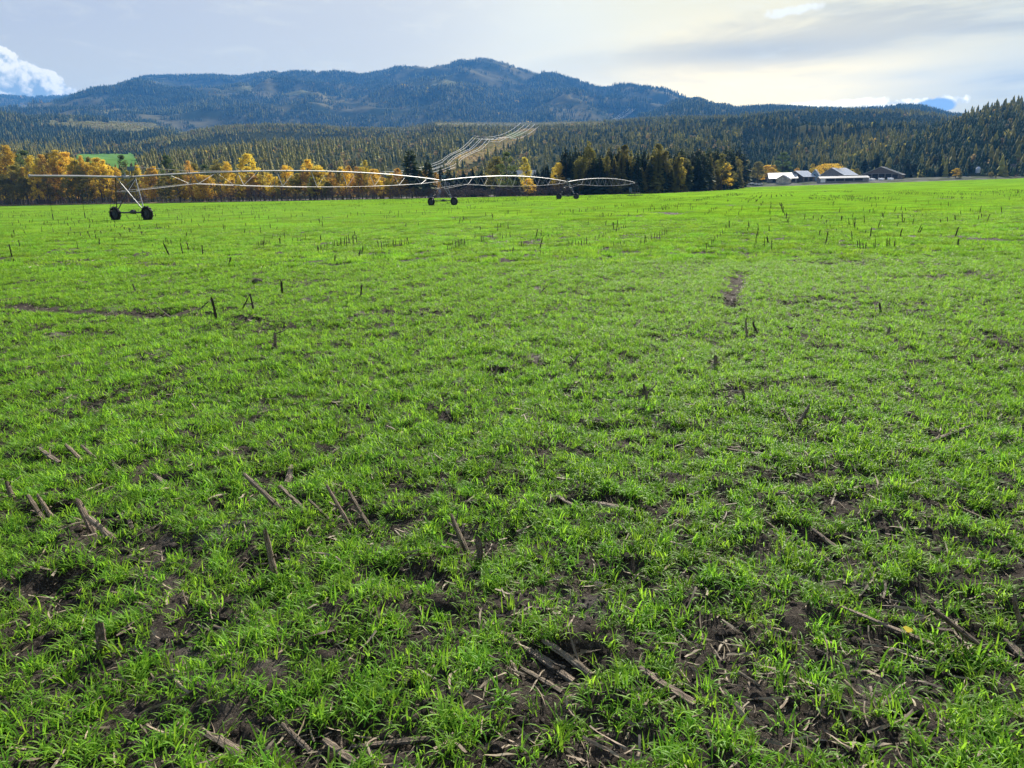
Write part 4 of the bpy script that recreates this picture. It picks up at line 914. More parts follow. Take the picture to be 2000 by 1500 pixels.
# dry verge along the left edge of the field
dv = []
for _ in range(4):
    cx = gr.uniform(-1.5, 1.5, 700); cy = gr.uniform(-1, 1, 700); v, f = blades(700, 0, .2, .75, .05, 2, gr, (cx, cy)); dv.append(npmesh('dry_patch', v, f, M['dry']))
xs_ = []; 
for xv in np.arange(-330, 80, 1.6):
    ywid = 7 if xv < -120 else 2.2
    for j in range(int(ywid)): xs_.append((xv + gr.uniform(-.8, .8), float(edge_y(xv)) + j * 1.3 - .5))
xs_ = np.array(xs_); scl_ = np.where(xs_[:, 0] < -110, .9, .5) * gr.uniform(.5, 1.2, len(xs_))
scatter('dry_grass_verge', np.stack([xs_[:, 0], xs_[:, 1], gbase(xs_[:, 0], xs_[:, 1])], -1), gr.uniform(0, 6.28, len(xs_)), scl_, gr.integers(0, 4, len(xs_)), dv, 'pale dry grass verge between the green field and the tree line', 'dry grass')

# ------------------------------------------------------------------ hills and far forest
def far_conif(seed, wd=.42):
    r = np.random.default_rng(seed); V = []; Fc = []; lv = 7
    for i in range(lv):
        f = i / lv; z0 = .04 + f * .96; z1 = min(1.0, z0 + .96 / lv * 1.7); n = 6; R_ = wd * .5 * (1 - f) ** .9 + .01; o = len(V); a0 = r.uniform(0, 6)
        for k in range(n):
            a = a0 + 6.283 * k / n; rr = R_ * r.uniform(.55, 1.25); V.append((rr * np.cos(a), rr * np.sin(a), z0 + r.uniform(-.03, .03)))
        V.append((r.uniform(-.01, .01), r.uniform(-.01, .01), z1 if i < lv - 1 else 1.0)); ap = len(V) - 1
        for k in range(n): Fc.append((o + k, o + (k + 1) % n, ap))
    return np.array(V), np.array(Fc)
def far_decid(seed, wd=.5):
    r = np.random.default_rng(seed); n = 90; c = r.normal(0, 1, (n, 3)); c /= np.linalg.norm(c, axis=1)[:, None]; c *= (r.random(n) ** .35)[:, None]
    c = c * np.array([wd * .5, wd * .5, .42]) + np.array([0, 0, .55]); v, f = leafquads(c, .16, r); return v, f
def clump(gen, n, rad, hs, mats_, seed):
    r = np.random.default_rng(seed); V = []; Fc = []; mi = []; o = 0
    for i in range(n):
        v, f = gen(seed * 31 + i); h = hs * r.uniform(.65, 1.15); a = r.uniform(0, 6.28); d = rad * np.sqrt(r.random()) if n > 1 else 0
        v = v * np.array([h, h, h]) + np.array([np.cos(a) * d, np.sin(a) * d, -3 if n > 1 else -.5]); V.append(v); Fc.append(f + o); mi += [r.integers(0, len(mats_))] * len(f); o += len(v)
    return npmesh('clump', np.concatenate(V), np.concatenate(Fc), [M[q] for q in mats_], mi)
FK = [clump(far_conif, 1, 0, 1.0, ['needle'], 1), clump(far_conif, 1, 0, 1.0, ['needle'], 2), clump(lambda s: far_conif(s, .5), 1, 0, 1.0, ['pine'], 3), clump(far_conif, 1, 0, 1.0, ['larch'], 4),
      clump(far_decid, 1, 0, 1.0, ['olive'], 5), clump(far_decid, 1, 0, 1.0, ['gold'], 6), clump(far_decid, 1, 0, 1.0, ['tan'], 7), clump(far_decid, 1, 0, 1.0, ['orange'], 8)]
FC = [clump(far_conif, 6, 20, 22, ['needle'], 11), clump(far_conif, 6, 20, 20, ['needle', 'pine'], 12), clump(far_conif, 7, 20, 21, ['needle', 'needle', 'larch'], 13),
      clump(far_conif, 6, 20, 18, ['larch', 'pine', 'needle'], 14), clump(far_decid, 6, 20, 12, ['tan', 'olive'], 15), clump(far_decid, 6, 20, 13, ['gold', 'tan', 'orange'], 16)]
hr = np.random.default_rng(44)
def ip(pts, x): return np.interp(x, [p[0] for p in pts], [p[1] for p in pts])
LAY = {}; RID = {}
def hill(name, crest, dc, basep, db, mt, px0, px1, nx, nt, amp, seed, shape=.9, back=.25, jag=0.0, ridge=250.0):
    pxs = np.linspace(px0, px1, nx); ts = np.concatenate([[-.02], np.linspace(0, 1, nt), 1 + np.linspace(.08, 1, 6) * back])
    cy = ip(crest, pxs); by = ip(basep, pxs) if isinstance(basep, list) else np.full(nx, float(basep))
    dc_ = ip(dc, pxs) if isinstance(dc, list) else np.full(nx, float(dc)); db_ = ip(db, pxs) if isinstance(db, list) else np.full(nx, float(db))
    G = np.zeros((len(ts), nx, 3))
    for j in range(nx):
        rc_ = ray(pxs[j], cy[j]); rb = ray(pxs[j], by[j]); hx = rc_[:2] / np.linalg.norm(rc_[:2]); tc_ = rc_[2] / np.linalg.norm(rc_[:2]); tb = rb[2] / np.linalg.norm(rb[:2])
        zc = CAMZ + dc_[j] * tc_; zb = CAMZ + db_[j] * tb
        D = db_[j] + (dc_[j] - db_[j]) * ts; f = np.where(ts <= 1, np.clip(ts, 0, 1) ** shape, 1 - ((ts - 1) / back) ** 1.5 * .5)
        z = zb + (zc - zb) * f; z[0] = -8
        G[:, j, 0] = hx[0] * D; G[:, j, 1] = hx[1] * D; G[:, j, 2] = z
    n_ = 1 - np.abs(2 * fbm(G[..., 0] / ridge, G[..., 1] / ridge, seed, 4) - 1); wgt = ((np.clip(ts, 0, 1) * (1 - np.clip(ts, 0, 1)) * 4) ** 1.6 * (1 - .45 * np.clip(ts, 0, 1)))[:, None]
    G[..., 2] += (n_ - .62) * amp * wgt + (fbm(G[..., 0] / ridge * 5, G[..., 1] / ridge * 5, seed + 3, 3) - .5) * amp * .10 * (ts <= 1.0)[:, None]
    RID[name] = (ridge, seed); me = npmesh(name, G.reshape(-1, 3), gridfaces(len(ts), nx), [mt], smooth=True)
    o = link(name, me); tag(o, kind='structure'); LAY[name] = (pxs, ts, G); return o
def sample(name, n, smooth_pick=None):
    pxs, ts, G = LAY[name]; nt = int((ts <= 1.0).sum()) - 1; G = G[1:]; rr = np.linalg.norm(G[:, G.shape[1] // 2, :2], axis=1)[:nt + 1]
    cum = np.concatenate([[0], np.cumsum((rr[1:] + rr[:-1]) * np.diff(rr))]); q = hr.random(n) * cum[-1]; ti = np.interp(q, cum, np.arange(len(cum))); xi = hr.random(n) * (len(pxs) - 1.001)
    i0 = np.clip(ti.astype(int), 0, G.shape[0] - 2); j0 = xi.astype(int); a = (ti - i0)[:, None]; b_ = (xi - j0)[:, None]
    P = (G[i0, j0] * (1 - a) + G[i0 + 1, j0] * a) * (1 - b_) + (G[i0, j0 + 1] * (1 - a) + G[i0 + 1, j0 + 1] * a) * b_
    q = P - np.array([0, 0, CAMZ]); dz = q @ FWD; return P, 1000 + F * (q @ RGT) / dz, 750 - F * (q @ UPV) / dz
def pickkind(P, probs, sc=400.0, seed=5):
    """kind index from probabilities modulated by patches of woodland"""
    n = len(P); a = fbm(P[:, 0] / sc, P[:, 1] / sc, seed, 3); pr = np.array(probs); pr = pr / pr.sum(); cum = np.cumsum(pr)
    u = np.clip(hr.random(n) * .55 + sstep(.3, .7, a) * .45, 0, .9999); return np.searchsorted(cum, u)
def inpoly(x, y, poly):
    c = np.zeros(len(x), bool); n = len(poly)
    for i in range(n):
        x0, y0 = poly[i]; x1, y1 = poly[(i + 1) % n]; k = ((y0 > y) != (y1 > y)); xx = (x1 - x0) * (y - y0) / (y1 - y0 + 1e-9) + x0; c ^= k & (x < xx)
    return c
# far left blue mountain
hill('far_mountain', [(-500, 175), (-200, 188), (-60, 182), (0, 185), (60, 190), (120, 188), (180, 183), (230, 180), (400, 215)], 8200, 260, 5900, M['farfloor'], -400, 420, 90, 24, 220, 31, ridge=1300, back=.06)
# long main mountain
hill('mountain', [(60, 232), (100, 222), (135, 213), (165, 197), (200, 181), (245, 165), (290, 153), (330, 151), (400, 151), (460, 153), (520, 149), (570, 151), (610, 156), (640, 154), (655, 151), (668, 156), (700, 157), (730, 150), (760, 142), (790, 137), (810, 134), (838, 138), (860, 133), (905, 125), (955, 121), (985, 129), (1010, 140), (1030, 151), (1090, 156), (1115, 164), (1135, 172), (1180, 181), (1205, 174), (1232, 171), (1270, 181), (1310, 192), (1340, 215), (1400, 240)], 6200, 262, 3500, M['farfloor'], 60, 1400, 260, 46, 340, 51, ridge=1000, shape=.8, back=.15)
hill('shoulder', [(-400, 255), (0, 240), (100, 232), (200, 213), (260, 205), (320, 198), (380, 185), (430, 172), (470, 167), (540, 166), (590, 171), (625, 186), (650, 200), (690, 205), (720, 192), (760, 172), (800, 160), (850, 152), (900, 150), (940, 158), (975, 176), (1010, 186), (1040, 176), (1080, 172), (1120, 180), (1170, 200), (1220, 198), (1260, 206), (1300, 222), (1400, 245)], 4800, 266, 3000, M['farfloor'], -100, 1380, 260, 40, 250, 61, ridge=700, shape=.9)
hill('foothill', [(-500, 215), (-100, 225), (0, 229), (80, 233), (150, 236), (230, 240), (300, 240), (330, 250), (370, 268), (600, 290)], 3300, 300, 1500, M['hillfloor'], -400, 600, 130, 30, 90, 71, ridge=500)
hill('right_ridge', [(1270, 226), (1300, 208), (1320, 198), (1345, 196), (1365, 193), (1378, 200), (1395, 207), (1415, 206), (1432, 213), (1470, 211), (1500, 209), (1560, 212), (1650, 216), (1720, 214), (1755, 209), (1790, 209), (1820, 216), (1850, 226), (1960, 240)], 3600, 250, 2300, M['farfloor'], 1250, 1960, 120, 16, 40, 81, ridge=500)
hill('forest_slope', [(-400, 300), (150, 298), (280, 291), (330, 276), (380, 262), (440, 252), (540, 245), (620, 249), (700, 252), (790, 254), (835, 246), (850, 240), (900, 240), (1000, 241), (1100, 240), (1200, 238), (1260, 232), (1320, 228), (1450, 232)], [(-400, 1700), (280, 2100), (540, 2900), (840, 3200), (1450, 3000)], [(-400, 352), (600, 366), (1000, 366), (1450, 356)], [(-400, 620), (600, 480), (1450, 480)], M['hillfloor'], -400, 1450, 620, 130, 60, 91, shape=1.0, ridge=420)
hill('right_hill', [(1240, 262), (1290, 244), (1340, 235), (1430, 232), (1500, 225), (1560, 222), (1600, 220), (1700, 222), (1780, 223), (1830, 231), (1870, 240), (1960, 262)], 1900, [(1240, 352), (2100, 345)], 640, M['hillfloor'], 1240, 2000, 150, 44, 60, 101, shape=.95, ridge=260)
hill('near_hill', [(1600, 338), (1680, 312), (1740, 285), (1790, 262), (1840, 245), (1880, 232), (1920, 218), (1960, 208), (2000, 204), (2100, 185), (2400, 150)], [(1600, 700), (1800, 1000), (2100, 1150), (2400, 1100)], [(1600, 352), (2400, 338)], 575, M['hillfloor'], 1600, 2300, 130, 40, 26, 111, shape=.95, ridge=160)

CORR = [(866, 322), (905, 301), (950, 281), (990, 264), (1020, 254), (1044, 250), (1044, 262), (1015, 278), (975, 297), (930, 315), (884, 330)]; CORR2 = [(838, 352), (858, 338), (905, 330), (940, 324), (930, 338), (880, 350)]
CUT_A = [(425, 180), (450, 171), (500, 168), (560, 169), (605, 176), (622, 188), (560, 186), (500, 190), (450, 190)]      # pale felled patches on the ridges
CUT_B = [(150, 224), (230, 213), (330, 200), (420, 190), (420, 196), (330, 208), (230, 222)]
CUT_C = [(60, 240), (160, 238), (300, 241), (316, 256), (270, 264), (170, 256), (90, 250)]
CUT_D = [(848, 241), (1000, 240), (1180, 240), (1180, 246), (1000, 249), (856, 249)]
CUT_E = [(770, 168), (830, 158), (900, 155), (945, 162), (900, 166), (830, 170)]
PAST = [(150, 303), (262, 303), (270, 336), (150, 344)]                                                                            # pasture behind the left trees
def forest(name, layer, n, kinds, probs, hmin, hmax, label, sc=400, clear=None, seed=5, cln=None, crest=(.35, .5)):
    P, px, py = sample(layer, n); k = np.ones(n, bool)
    for c_ in (clear or []): k &= ~inpoly(px, py, c_)
    if cln is not None: k &= (fbm(P[:, 0] / cln[0], P[:, 1] / cln[0], cln[2], 3) < cln[1]) | (hr.random(n) < .12)
    P = P[k]; kd = pickkind(P, probs, sc, seed)
    rg_, sd_ = RID[layer]; cr = 1 - np.abs(2 * fbm(P[:, 0] / rg_, P[:, 1] / rg_, sd_, 4) - 1)      # sunlit folds put in as thinner, yellower trees on the spur crests
    u = hr.random(len(P)); k = ~((cr > .86) & (u < crest[0])); P, kd, cr, u = P[k], kd[k], cr[k], u[k]
    kd = np.where((cr > .78) & (u < crest[1]), hr.choice([2, 3, 3, 3, 3, 4] if kinds is FC else [2, 2, 3, 3, 3, 3, 4, 6], len(P)), kd); s = hr.uniform(hmin, hmax, len(P)) * np.where((kd >= 4) & (kinds is FK), .62, 1.0)
    scatter(name, P, hr.uniform(0, 6.28, len(P)), s, kd, kinds, label, 'forest')
forest('mountain_forest', 'mountain', 28000, FC, [4, 4, 2, 1.2, .15, .06], .8, 1.15, 'bluish conifer forest covering the long mountain on the skyline', 900, cln=(500, .62, 7))
forest('shoulder_forest', 'shoulder', 26000, FC, [3, 3, 3, 2.4, .4, .15], .75, 1.15, 'hazy mixed forest on the middle ridges of the mountain', 700, clear=[CUT_A, CUT_B, CUT_E], cln=(420, .60, 8), crest=(.6, .7))
forest('foothill_forest', 'foothill', 9000, FC, [3, 3, 2, 2, 1.4, 1.2], .6, .95, 'patchy blue green forest with clearings on the low hills at the left', 350, clear=[CUT_C], cln=(240, .60, 9))
forest('ridge_forest', 'right_ridge', 3500, FC, [3, 3, 3, 2, .4, .4], .7, 1.0, 'dark forest on the low ridges under the bright sky at the right', 500)
forest('far_mountain_forest', 'far_mountain', 5000, FC, [4, 4, 2, 1, 1, 1], .9, 1.2, 'blue forest on the farthest mountain at the left edge', 900)
forest('slope_forest', 'forest_slope', 95000, FK, [8, 8, 6, 3.0, .9, .15, .5, .1], 9, 18, 'mixed green and golden forest on the wide slope behind the field', 260, clear=[CORR, CORR2, PAST, CUT_D], seed=15, crest=(.12, .4))
forest('right_hill_forest', 'right_hill', 20000, FK, [8, 8, 5, 2, .5, .15, .3, .05], 12, 22, 'dense spruce and larch forest on the hill behind the farm', 200, seed=16, crest=(.1, .2))
forest('near_hill_forest', 'near_hill', 9000, FK, [9, 9, 5, 1.6, .3, .06, .15, .03], 11, 21, 'dark conifer forest on the nearest hill at the right edge', 150, seed=17, crest=(.05, .12))
P, px, py = sample('forest_slope', 500000); k = inpoly(px, py, CORR) | inpoly(px, py, CORR2); P = P[k][:9000]; print('scrub', len(P))
scatter('clearing_scrub', P, hr.uniform(0, 6.28, len(P)), hr.uniform(1.5, 4, len(P)), hr.choice([4, 6, 6, 6, 5, 7], len(P)), FK, 'rusty golden scrub in the cleared strip under the power lines', 'scrub')
cp = []
for ly, n_, polys in (('shoulder', 160000, (CUT_A, CUT_B, CUT_E)), ('foothill', 120000, (CUT_C,)), ('forest_slope', 200000, (CUT_D,))):
    P, px, py = sample(ly, n_); k = np.zeros(n_, bool)
    for q_ in polys: k |= inpoly(px, py, q_)
    cp.append(P[k][:3500])
cp = np.concatenate(cp); print('cut scrub', len(cp))
scatter('hillside_scrub', cp, hr.uniform(0, 6.28, len(cp)), hr.uniform(5, 11, len(cp)), hr.choice([2, 3, 3, 4, 6], len(cp)), FK, 'thin olive and yellow regrowth on the pale felled patches of the ridges', 'scrub')
M['cutover'] = mat('cutover', (0.20, 0.18, 0.08), col2=(0.12, 0.12, 0.05), scale=0.01, rough=1.0, spec=0.0)
# pasture sheets laid on the slope
def patch_on(name, layer, poly, mt, lift=1.2):
    pxs, ts, G = LAY[layer]; q = G.reshape(-1, 3) - np.array([0, 0, CAMZ]); dz = q @ FWD; px = 1000 + F * (q @ RGT) / dz; py = 750 - F * (q @ UPV) / dz
    ins = inpoly(px, py, poly).reshape(G.shape[:2]); fs = []; nx = G.shape[1]
    for i in range(G.shape[0] - 1):
        for j in range(nx - 1):
            if int(ins[i, j]) + ins[i + 1, j] + ins[i, j + 1] + ins[i + 1, j + 1] >= 2: fs.append((i * nx + j, i * nx + j + 1, (i + 1) * nx + j + 1, (i + 1) * nx + j))
    if not fs: print('no patch', name); return
    fs = np.array(fs); u, inv = np.unique(fs, return_inverse=True); v = G.reshape(-1, 3)[u] + np.array([0, 0, lift])
    tag(link(name, npmesh(name, v, inv.reshape(fs.shape), [mt])), kind='structure')
patch_on('pasture', 'forest_slope', PAST, M['pasture'])
M['heath'] = mat('heath', (0.25, 0.185, 0.09), col2=(0.13, 0.125, 0.055), scale=0.02, rough=1.0, spec=0.0)
patch_on('cleared_strip', 'forest_slope', CORR, M['heath'], .6)
M['muted'] = mat('muted_meadow', (0.12, 0.15, 0.05), col2=(0.16, 0.14, 0.07), scale=0.02, rough=1.0, spec=0.0)
for ly, q_ in (('shoulder', CUT_A), ('shoulder', CUT_B), ('shoulder', CUT_E), ('foothill', CUT_C), ('forest_slope', CUT_D)): patch_on('hillside_clearing', ly, q_, M['cutover'], 1.5)
patch_on('hill_meadow', 'forest_slope', [(985, 264), (1015, 257), (1034, 261), (996, 273)], M['muted'])

# ------------------------------------------------------------------ farm yard and buildings
YX = np.linspace(110, 700, 60); YY = np.linspace(0, 1, 12); GX, GT = np.meshgrid(YX, YY); GY = edge_y(GX) + 2 + GT * 110
me = npmesh('farm_yard', np.stack([GX, GY, gbase(GX, GY) + .05], -1).reshape(-1, 3), gridfaces(12, 60), [M['gravel']]); tag(link('farm_yard', me), kind='structure')
def house(name, label, cat, pxc, Yd, w_, d_, he, hr_, rot, roofm, wallm, front='none', parts=None, zoff=0.0, group=None):
    """gabled building: ridge along local x when rot=0, eaves he, ridge hr_"""
    x0 = at(pxc, 360, Yd).x; o = empty(name, (x0, Yd, gz(x0, Yd) + zoff), rot); tag(o, label, cat, group); a, b_ = w_ / 2, d_ / 2
    q = MB(); q.add([(-a, -b_, -.6), (a, -b_, -.6), (a, b_, -.6), (-a, b_, -.6), (-a, -b_, he), (a, -b_, he), (a, b_, he), (-a, b_, he), (-a, 0, hr_ - .06), (a, 0, hr_ - .06)],
                    [(0, 1, 5, 4), (2, 3, 7, 6), (1, 2, 6, 9, 5), (3, 0, 4, 8, 7)]); q.build('wall', M[wallm], o)
    ov = .5; sl_ = (hr_ - he) / b_; th = .22; q = MB()
    for s in (-1, 1):
        e = (b_ + ov) * s; ze = hr_ - sl_ * (b_ + ov)
        q.add([(-a - ov, e, ze), (a + ov, e, ze), (a + ov, 0, hr_), (-a - ov, 0, hr_), (-a - ov, e, ze + th), (a + ov, e, ze + th), (a + ov, 0, hr_ + th), (-a - ov, 0, hr_ + th)],
              [(0, 1, 2, 3), (7, 6, 5, 4), (0, 4, 5, 1), (0, 3, 7, 4), (1, 5, 6, 2)])
        for i in range(int(w_ / 1.2)):         # standing seams
            xx = -a + (i + .5) * 1.2; q.box((xx, e / 2, (hr_ + ze) / 2 + th + .03), (.06, abs(e) * 1.0, .06), Matrix.Rotation(-math.atan(sl_) * s, 3, 'X'))
    q.build('roof', M[roofm], o)
    for (nm, side, u_, z0, z1, wd_, mt) in (parts or []):
        q = MB()
        if side == 'f': q.box((u_, -b_ - .06, (z0 + z1) / 2), (wd_, .12, z1 - z0))
        elif side == 'l': q.box((-a - .06, u_, (z0 + z1) / 2), (.12, wd_, z1 - z0))
        else: q.box((a + .06, u_, (z0 + z1) / 2), (.12, wd_, z1 - z0))
        q.build(nm, M[mt], o)
    return o
house('shed', 'long shed with a bright white metal roof, leftmost of the farm buildings', 'shed', 1526, 500, 17, 20, 2.2, 5.7, R(-14), 'metalroof', 'greywall', parts=[('door', 'f', -5, 0, 2.1, 3.2, 'dark'), ('door', 'f', 5.5, 0, 2.1, 3.2, 'dark')])
house('beige_shed', 'small beige gabled shed in front of the white roofed shed', 'shed', 1530, 484, 9, 8, 2.6, 5.0, R(62), 'greyroof', 'beige', parts=[('door', 'r', 0, 0, 2.2, 2.6, 'greywall')])
house('barn', 'dark fronted barn with a grey roof next to the white roofed shed', 'barn', 1563, 500, 13, 12, 3.0, 6.6, R(35), 'greyroof', 'timber', parts=[('door', 'f', -3, 0, 2.6, 3.4, 'dark'), ('door', 'f', 2.5, 0, 2.6, 3.4, 'dark'), ('door', 'l', 0, 0, 3.0, 4, 'dark')])
house('blue_shed', 'small blue grey shed with a steep gable between two barns', 'shed', 1591, 503, 7, 5, 3.8, 7.2, R(60), 'greyroof', 'bluewall', parts=[('window', 'l', 0, 3.0, 4.2, 1.0, 'glass')])
house('big_barn', 'largest low barn with a wide grey roof in the middle of the farm', 'barn', 1636, 510, 18, 17, 3.2, 7.8, R(38), 'greyroof', 'greywall', parts=[('door', 'l', -3, 0, 3.0, 3.6, 'dark'), ('door', 'l', 3, 0, 3.0, 3.6, 'dark')])
house('feed_shed', 'very long low shed with a white roof edge and a dark open front', 'shed', 1645, 478, 31, 5, 2.5, 3.5, R(2), 'metalroof', 'greywall', parts=[('opening', 'f', x_, .7, 2.2, 5.2, 'dark') for x_ in (-9, -3, 3, 9)] + [('end_panel', 'f', -13.8, 0, 2.45, 3.0, 'white')])
ob = house('open_barn', 'wide open fronted pole barn with a low gable and a pale roof edge', 'barn', 1721, 505, 14, 25, 2.4, 7.4, R(54), 'metalroof', 'timber', parts=[('opening', 'l', y_, 0, z_, 3.2, 'dark') for y_, z_ in ((-9, 2.4), (-5, 2.9), (-1, 3.0), (3, 3.0), (7, 2.8))])
q = MB()
for y_ in (-10.8, -7, -3, 1, 5, 9): q.box((-7.3, y_, 1.7), (.3, .3, 3.4))
q.box((-7.3, 0, 3.3), (.32, 22, .3)); q.build('post_frame', M['greywall'], ob)
hx = [1700, 1709, 1718, 1727, 1736, 1745]
for i, hp in enumerate(hx):
    x0 = at(hp, 360, 482).x; o = empty('calf_hutch', (x0, 482 + (i % 2) * 3, gz(x0, 482) + .05), R(-30)); tag(o, 'white domed calf hutch before the open barn, ' + ordw(i) + ' from the left', 'calf hutch', 'white calf hutches in a row')
    q = MB(); n = 9; vs = []
    for s in (-1.1, 1.1):
        for k in range(n): a = math.pi * k / (n - 1); vs.append((s, .7 * math.cos(a), 1.45 * math.sin(a) ** .8 * (1.0 if s < 0 else .8)))
    q.add(vs, [(k, k + 1, n + k + 1, n + k) for k in range(n - 1)] + [tuple(range(n)), tuple(range(n, 2 * n))[::-1]]); q.build('shell', M['white'], o)
    MB().box((-1.12, 0, .5), (.06, .7, 1.0)).build('doorway', M['dark'], o)
x0 = at(1472, 360, 478).x; o = empty('trailer', (x0, 478, gz(x0, 478)), R(10)); tag(o, 'small white flat trailer parked left of the sheds', 'trailer')
MB().box((0, 0, .95), (6.5, 2.2, .35)).box((-2, 0, 1.4), (2.4, 2.0, .6)).build('bed', M['white'], o)
for s in (-1, 1):
    for u_ in (-1.6, -.4): MB().tube([(u_, s * .95, .45), (u_, s * 1.15, .45)], .42, 14).build('wheel', M['rubber'], o)
MB().tube([(3.2, 0, .9), (4.6, 0, .6)], .07, 6).build('hitch', M['darksteel'], o)
def truck(pxc, Yd, rot, label, bodym):
    x0 = at(pxc, 360, Yd).x; o = empty('pickup_truck', (x0, Yd, gz(x0, Yd)), rot); tag(o, label, 'truck')
    q = MB(); q.add([(-2.6, -.95, .5), (2.6, -.95, .5), (2.6, .95, .5), (-2.6, .95, .5), (-2.6, -.95, 1.15), (2.55, -.93, 1.1), (2.55, .93, 1.1), (-2.6, .95, 1.15)], [(0, 3, 2, 1), (4, 5, 6, 7), (0, 1, 5, 4), (1, 2, 6, 5), (2, 3, 7, 6), (3, 0, 4, 7)]); q.build('body', M[bodym], o)
    MB().add([(-.6, -.88, 1.13), (1.5, -.88, 1.13), (1.5, .88, 1.13), (-.6, .88, 1.13), (-.45, -.75, 1.8), (.9, -.75, 1.8), (.9, .75, 1.8), (-.45, .75, 1.8)], [(4, 5, 6, 7), (0, 1, 5, 4), (1, 2, 6, 5), (2, 3, 7, 6), (3, 0, 4, 7)]).build('cab', M['glass'], o)
    for s in (-1, 1):
        for u_ in (-1.6, 1.7): MB().tube([(u_, s * .8, .38), (u_, s * 1.0, .38)], .38, 14).build('wheel', M['rubber'], o)
truck(1482, 474, R(20), 'white pickup truck parked beside the small trailer', 'white')
x0 = at(1908, 350, 500).x; o = empty('feed_bin', (x0, 500, gz(x0, 500))); tag(o, 'pale grey cylindrical feed bin in front of the right hill', 'feed bin')
MB().tube([(0, 0, .6), (0, 0, 4.6), (0, 0, 5.8)], [1.5, 1.5, .3], 16).build('tank', M['greyroof'], o); q = MB()
for k in range(4): q.tube([(1.2 * math.cos(k * 1.57), 1.2 * math.sin(k * 1.57), -.3), (1.2 * math.cos(k * 1.57), 1.2 * math.sin(k * 1.57), .9)], .1, 5)
q.build('stand', M['darksteel'], o)
house('farmhouse', 'dark roofed farmhouse half hidden among trees at the right edge', 'house', 1964, 505, 14, 9, 3.2, 6.6, R(-12), 'brownroof', 'beige', parts=[('window', 'f', -4, 1.2, 2.4, 1.4, 'glass'), ('window', 'f', 4, 1.2, 2.4, 1.4, 'glass'), ('door', 'f', 0, 0, 2.1, 1.1, 'dark')])
house('pale_cottage', 'pale roofed cottage glimpsed behind the second wheeled tower', 'house', 888, 330, 13, 8, 3.0, 6.2, R(10), 'metalroof', 'greywall', zoff=0, parts=[('window', 'f', -3.5, 1.2, 2.4, 1.4, 'glass'), ('window', 'f', 2, 1.2, 2.4, 1.4, 'glass'), ('door', 'f', 5, 0, 2.1, 1, 'dark')])
house('grey_cabin', 'low pale grey cabin left of the second wheeled tower', 'house', 847, 300, 5, 4, 1.8, 3.0, R(0), 'greyroof', 'bluewall', parts=[('door', 'f', 0, 0, 1.7, .9, 'dark')])
house('white_roofed_house', 'small white roofed house glimpsed in the wood above the arched pipe', 'house', 1022, 390, 12, 8, 9.5, 12.0, R(0), 'metalroof', 'greywall', parts=[('window', 'f', 0, 6, 7.6, 1.6, 'glass')])
# bright lawn beyond the left pines
v = [at(838, 375, 345), at(872, 375, 345), at(872, 366, 520), at(838, 366, 520)]

# ------------------------------------------------------------------ power lines
def pylon(p, h, label):
    o = empty('power_pole', p); tag(o, label, 'pylon', 'wooden H frame pylons of the power line'); q = MB()
    for s in (-1, 1): q.tube([(s * 3.2, 0, -2), (s * 3.2, 0, h)], [.32, .2], 6)
    q.build('pole', M['timber'], o); MB().box((0, 0, h - 1.2), (14, .35, .4)).build('crossarm', M['timber'], o)
    q = MB()
    for s in (-6, 0, 6): q.tube([(s, 0, h - 1.4), (s, 0, h - 3.2)], .14, 6)
    q.build('insulator', M['white'], o)
def on_slope(px, D):
    pxs, ts, G = LAY['forest_slope']; j = int(np.argmin(abs(pxs - px))); rr = np.linalg.norm(G[:, j, :2], axis=1); z = np.interp(D, rr, G[:, j, 2]); xx = np.interp(D, rr, G[:, j, 0]); yy = np.interp(D, rr, G[:, j, 1]); return Vector((xx, yy, z))
def slope_at(px, py, up):
    best = min(np.arange(620, 3300, 20.0), key=lambda D: abs(proj(on_slope(px, D))[1] - py)); p = on_slope(px, best); print('wire foot', px, best, p); return p, Vector((p.x, p.y, p.z + up))
def tz(x, y):
    px = proj((x, y, 0 if y < 100 else 60))[0]; pxs, ts, G = LAY['forest_slope']; j = int(np.argmin(abs(pxs - px))); rr = np.linalg.norm(G[:, j, :2], axis=1); return float(np.interp(math.hypot(x, y), rr, G[:, j, 2]))
A = at(762, 343, 430); bz, B = slope_at(938, 292, 12); cz, C_ = slope_at(1036, 260, 13)
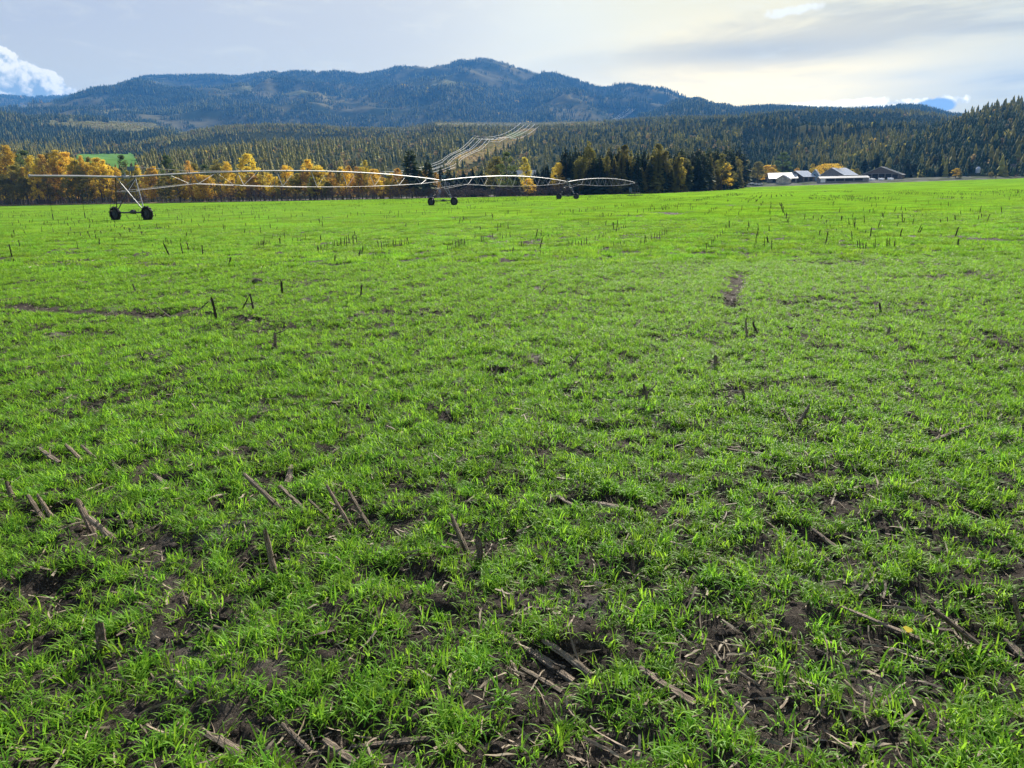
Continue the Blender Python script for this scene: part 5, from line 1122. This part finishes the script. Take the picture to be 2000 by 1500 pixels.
WP = 'power line wires climbing through the cleared strip'
wn = 0
for (p, q_, sag, offs, r0, nm) in ((A, B, 26, [(-9, 2), (-6.5, 1), (-1.5, 0), (1.5, 0), (7, -1), (10, -2)], .16, 'rising behind the pines'),
                                (B, C_, 24, [(-14, 3), (-8, 0), (0, 0), (8, 0), (14, -3)], .30, 'over the upper end of the cleared strip'),
                                (at(948, 265, 1600), at(1062, 254, 2400), 2, [(0, 5), (0, -6)], .34, 'crossing level above the cleared strip'),
                                (at(1193, 237, 2600), at(1236, 208, 3900), 20, [(-18, 0), (-6, 0), (12, 0), (24, 0)], .40, 'below the right end of the mountain'),
                                (at(1292, 216, 3000), at(1316, 190, 4200), 20, [(-16, 0), (-4, 0), (9, 0)], .42, 'on the skyline at the mountain end')):
    for i, (ox, oz) in enumerate(offs):
        n = 24; q = MB(); pts = []
        for k in range(n + 1):
            f = k / n; c = p.lerp(q_, f); c = c + Vector((ox * (.6 + .4 * f), 0, oz - sag * 4 * f * (1 - f) * .35))
            if p is A or p is B: c.z = max(c.z, tz(c.x, c.y) + 5 + .1 * oz) if c.y > 640 else c.z
            pts.append(c)
        q.tube(pts, [r0 * .42 * (p.lerp(q_, k / n).y / p.y if p.y < 1000 else 1) for k in range(n + 1)], 4); o = q.build('power_line', M['wire']); wn += 1
        tag(o, '%s thin shining wire from the left %s' % (ordw(i), nm), 'power line', WP)
pylon(bz, 15, 'wooden H frame pylon at the top of the nearest wire span')

# ------------------------------------------------------------------ air
hz = bpy.data.materials.new('air'); hz.use_nodes = True; t = NT(hz.node_tree); t.n.clear()
vo = t.node('ShaderNodeVolumePrincipled'); vo.inputs['Color'].default_value = (0.10, 0.37, 0.92, 1); vo.inputs['Density'].default_value = 8.5e-5; vo.inputs['Anisotropy'].default_value = 0.1
oo = t.node('ShaderNodeOutputMaterial'); t.l.new(vo.outputs[0], oo.inputs['Volume'])
o = MB().box((0, 3000, 595), (19000, 12600, 1250)).build('haze', hz); tag(o, kind='stuff')
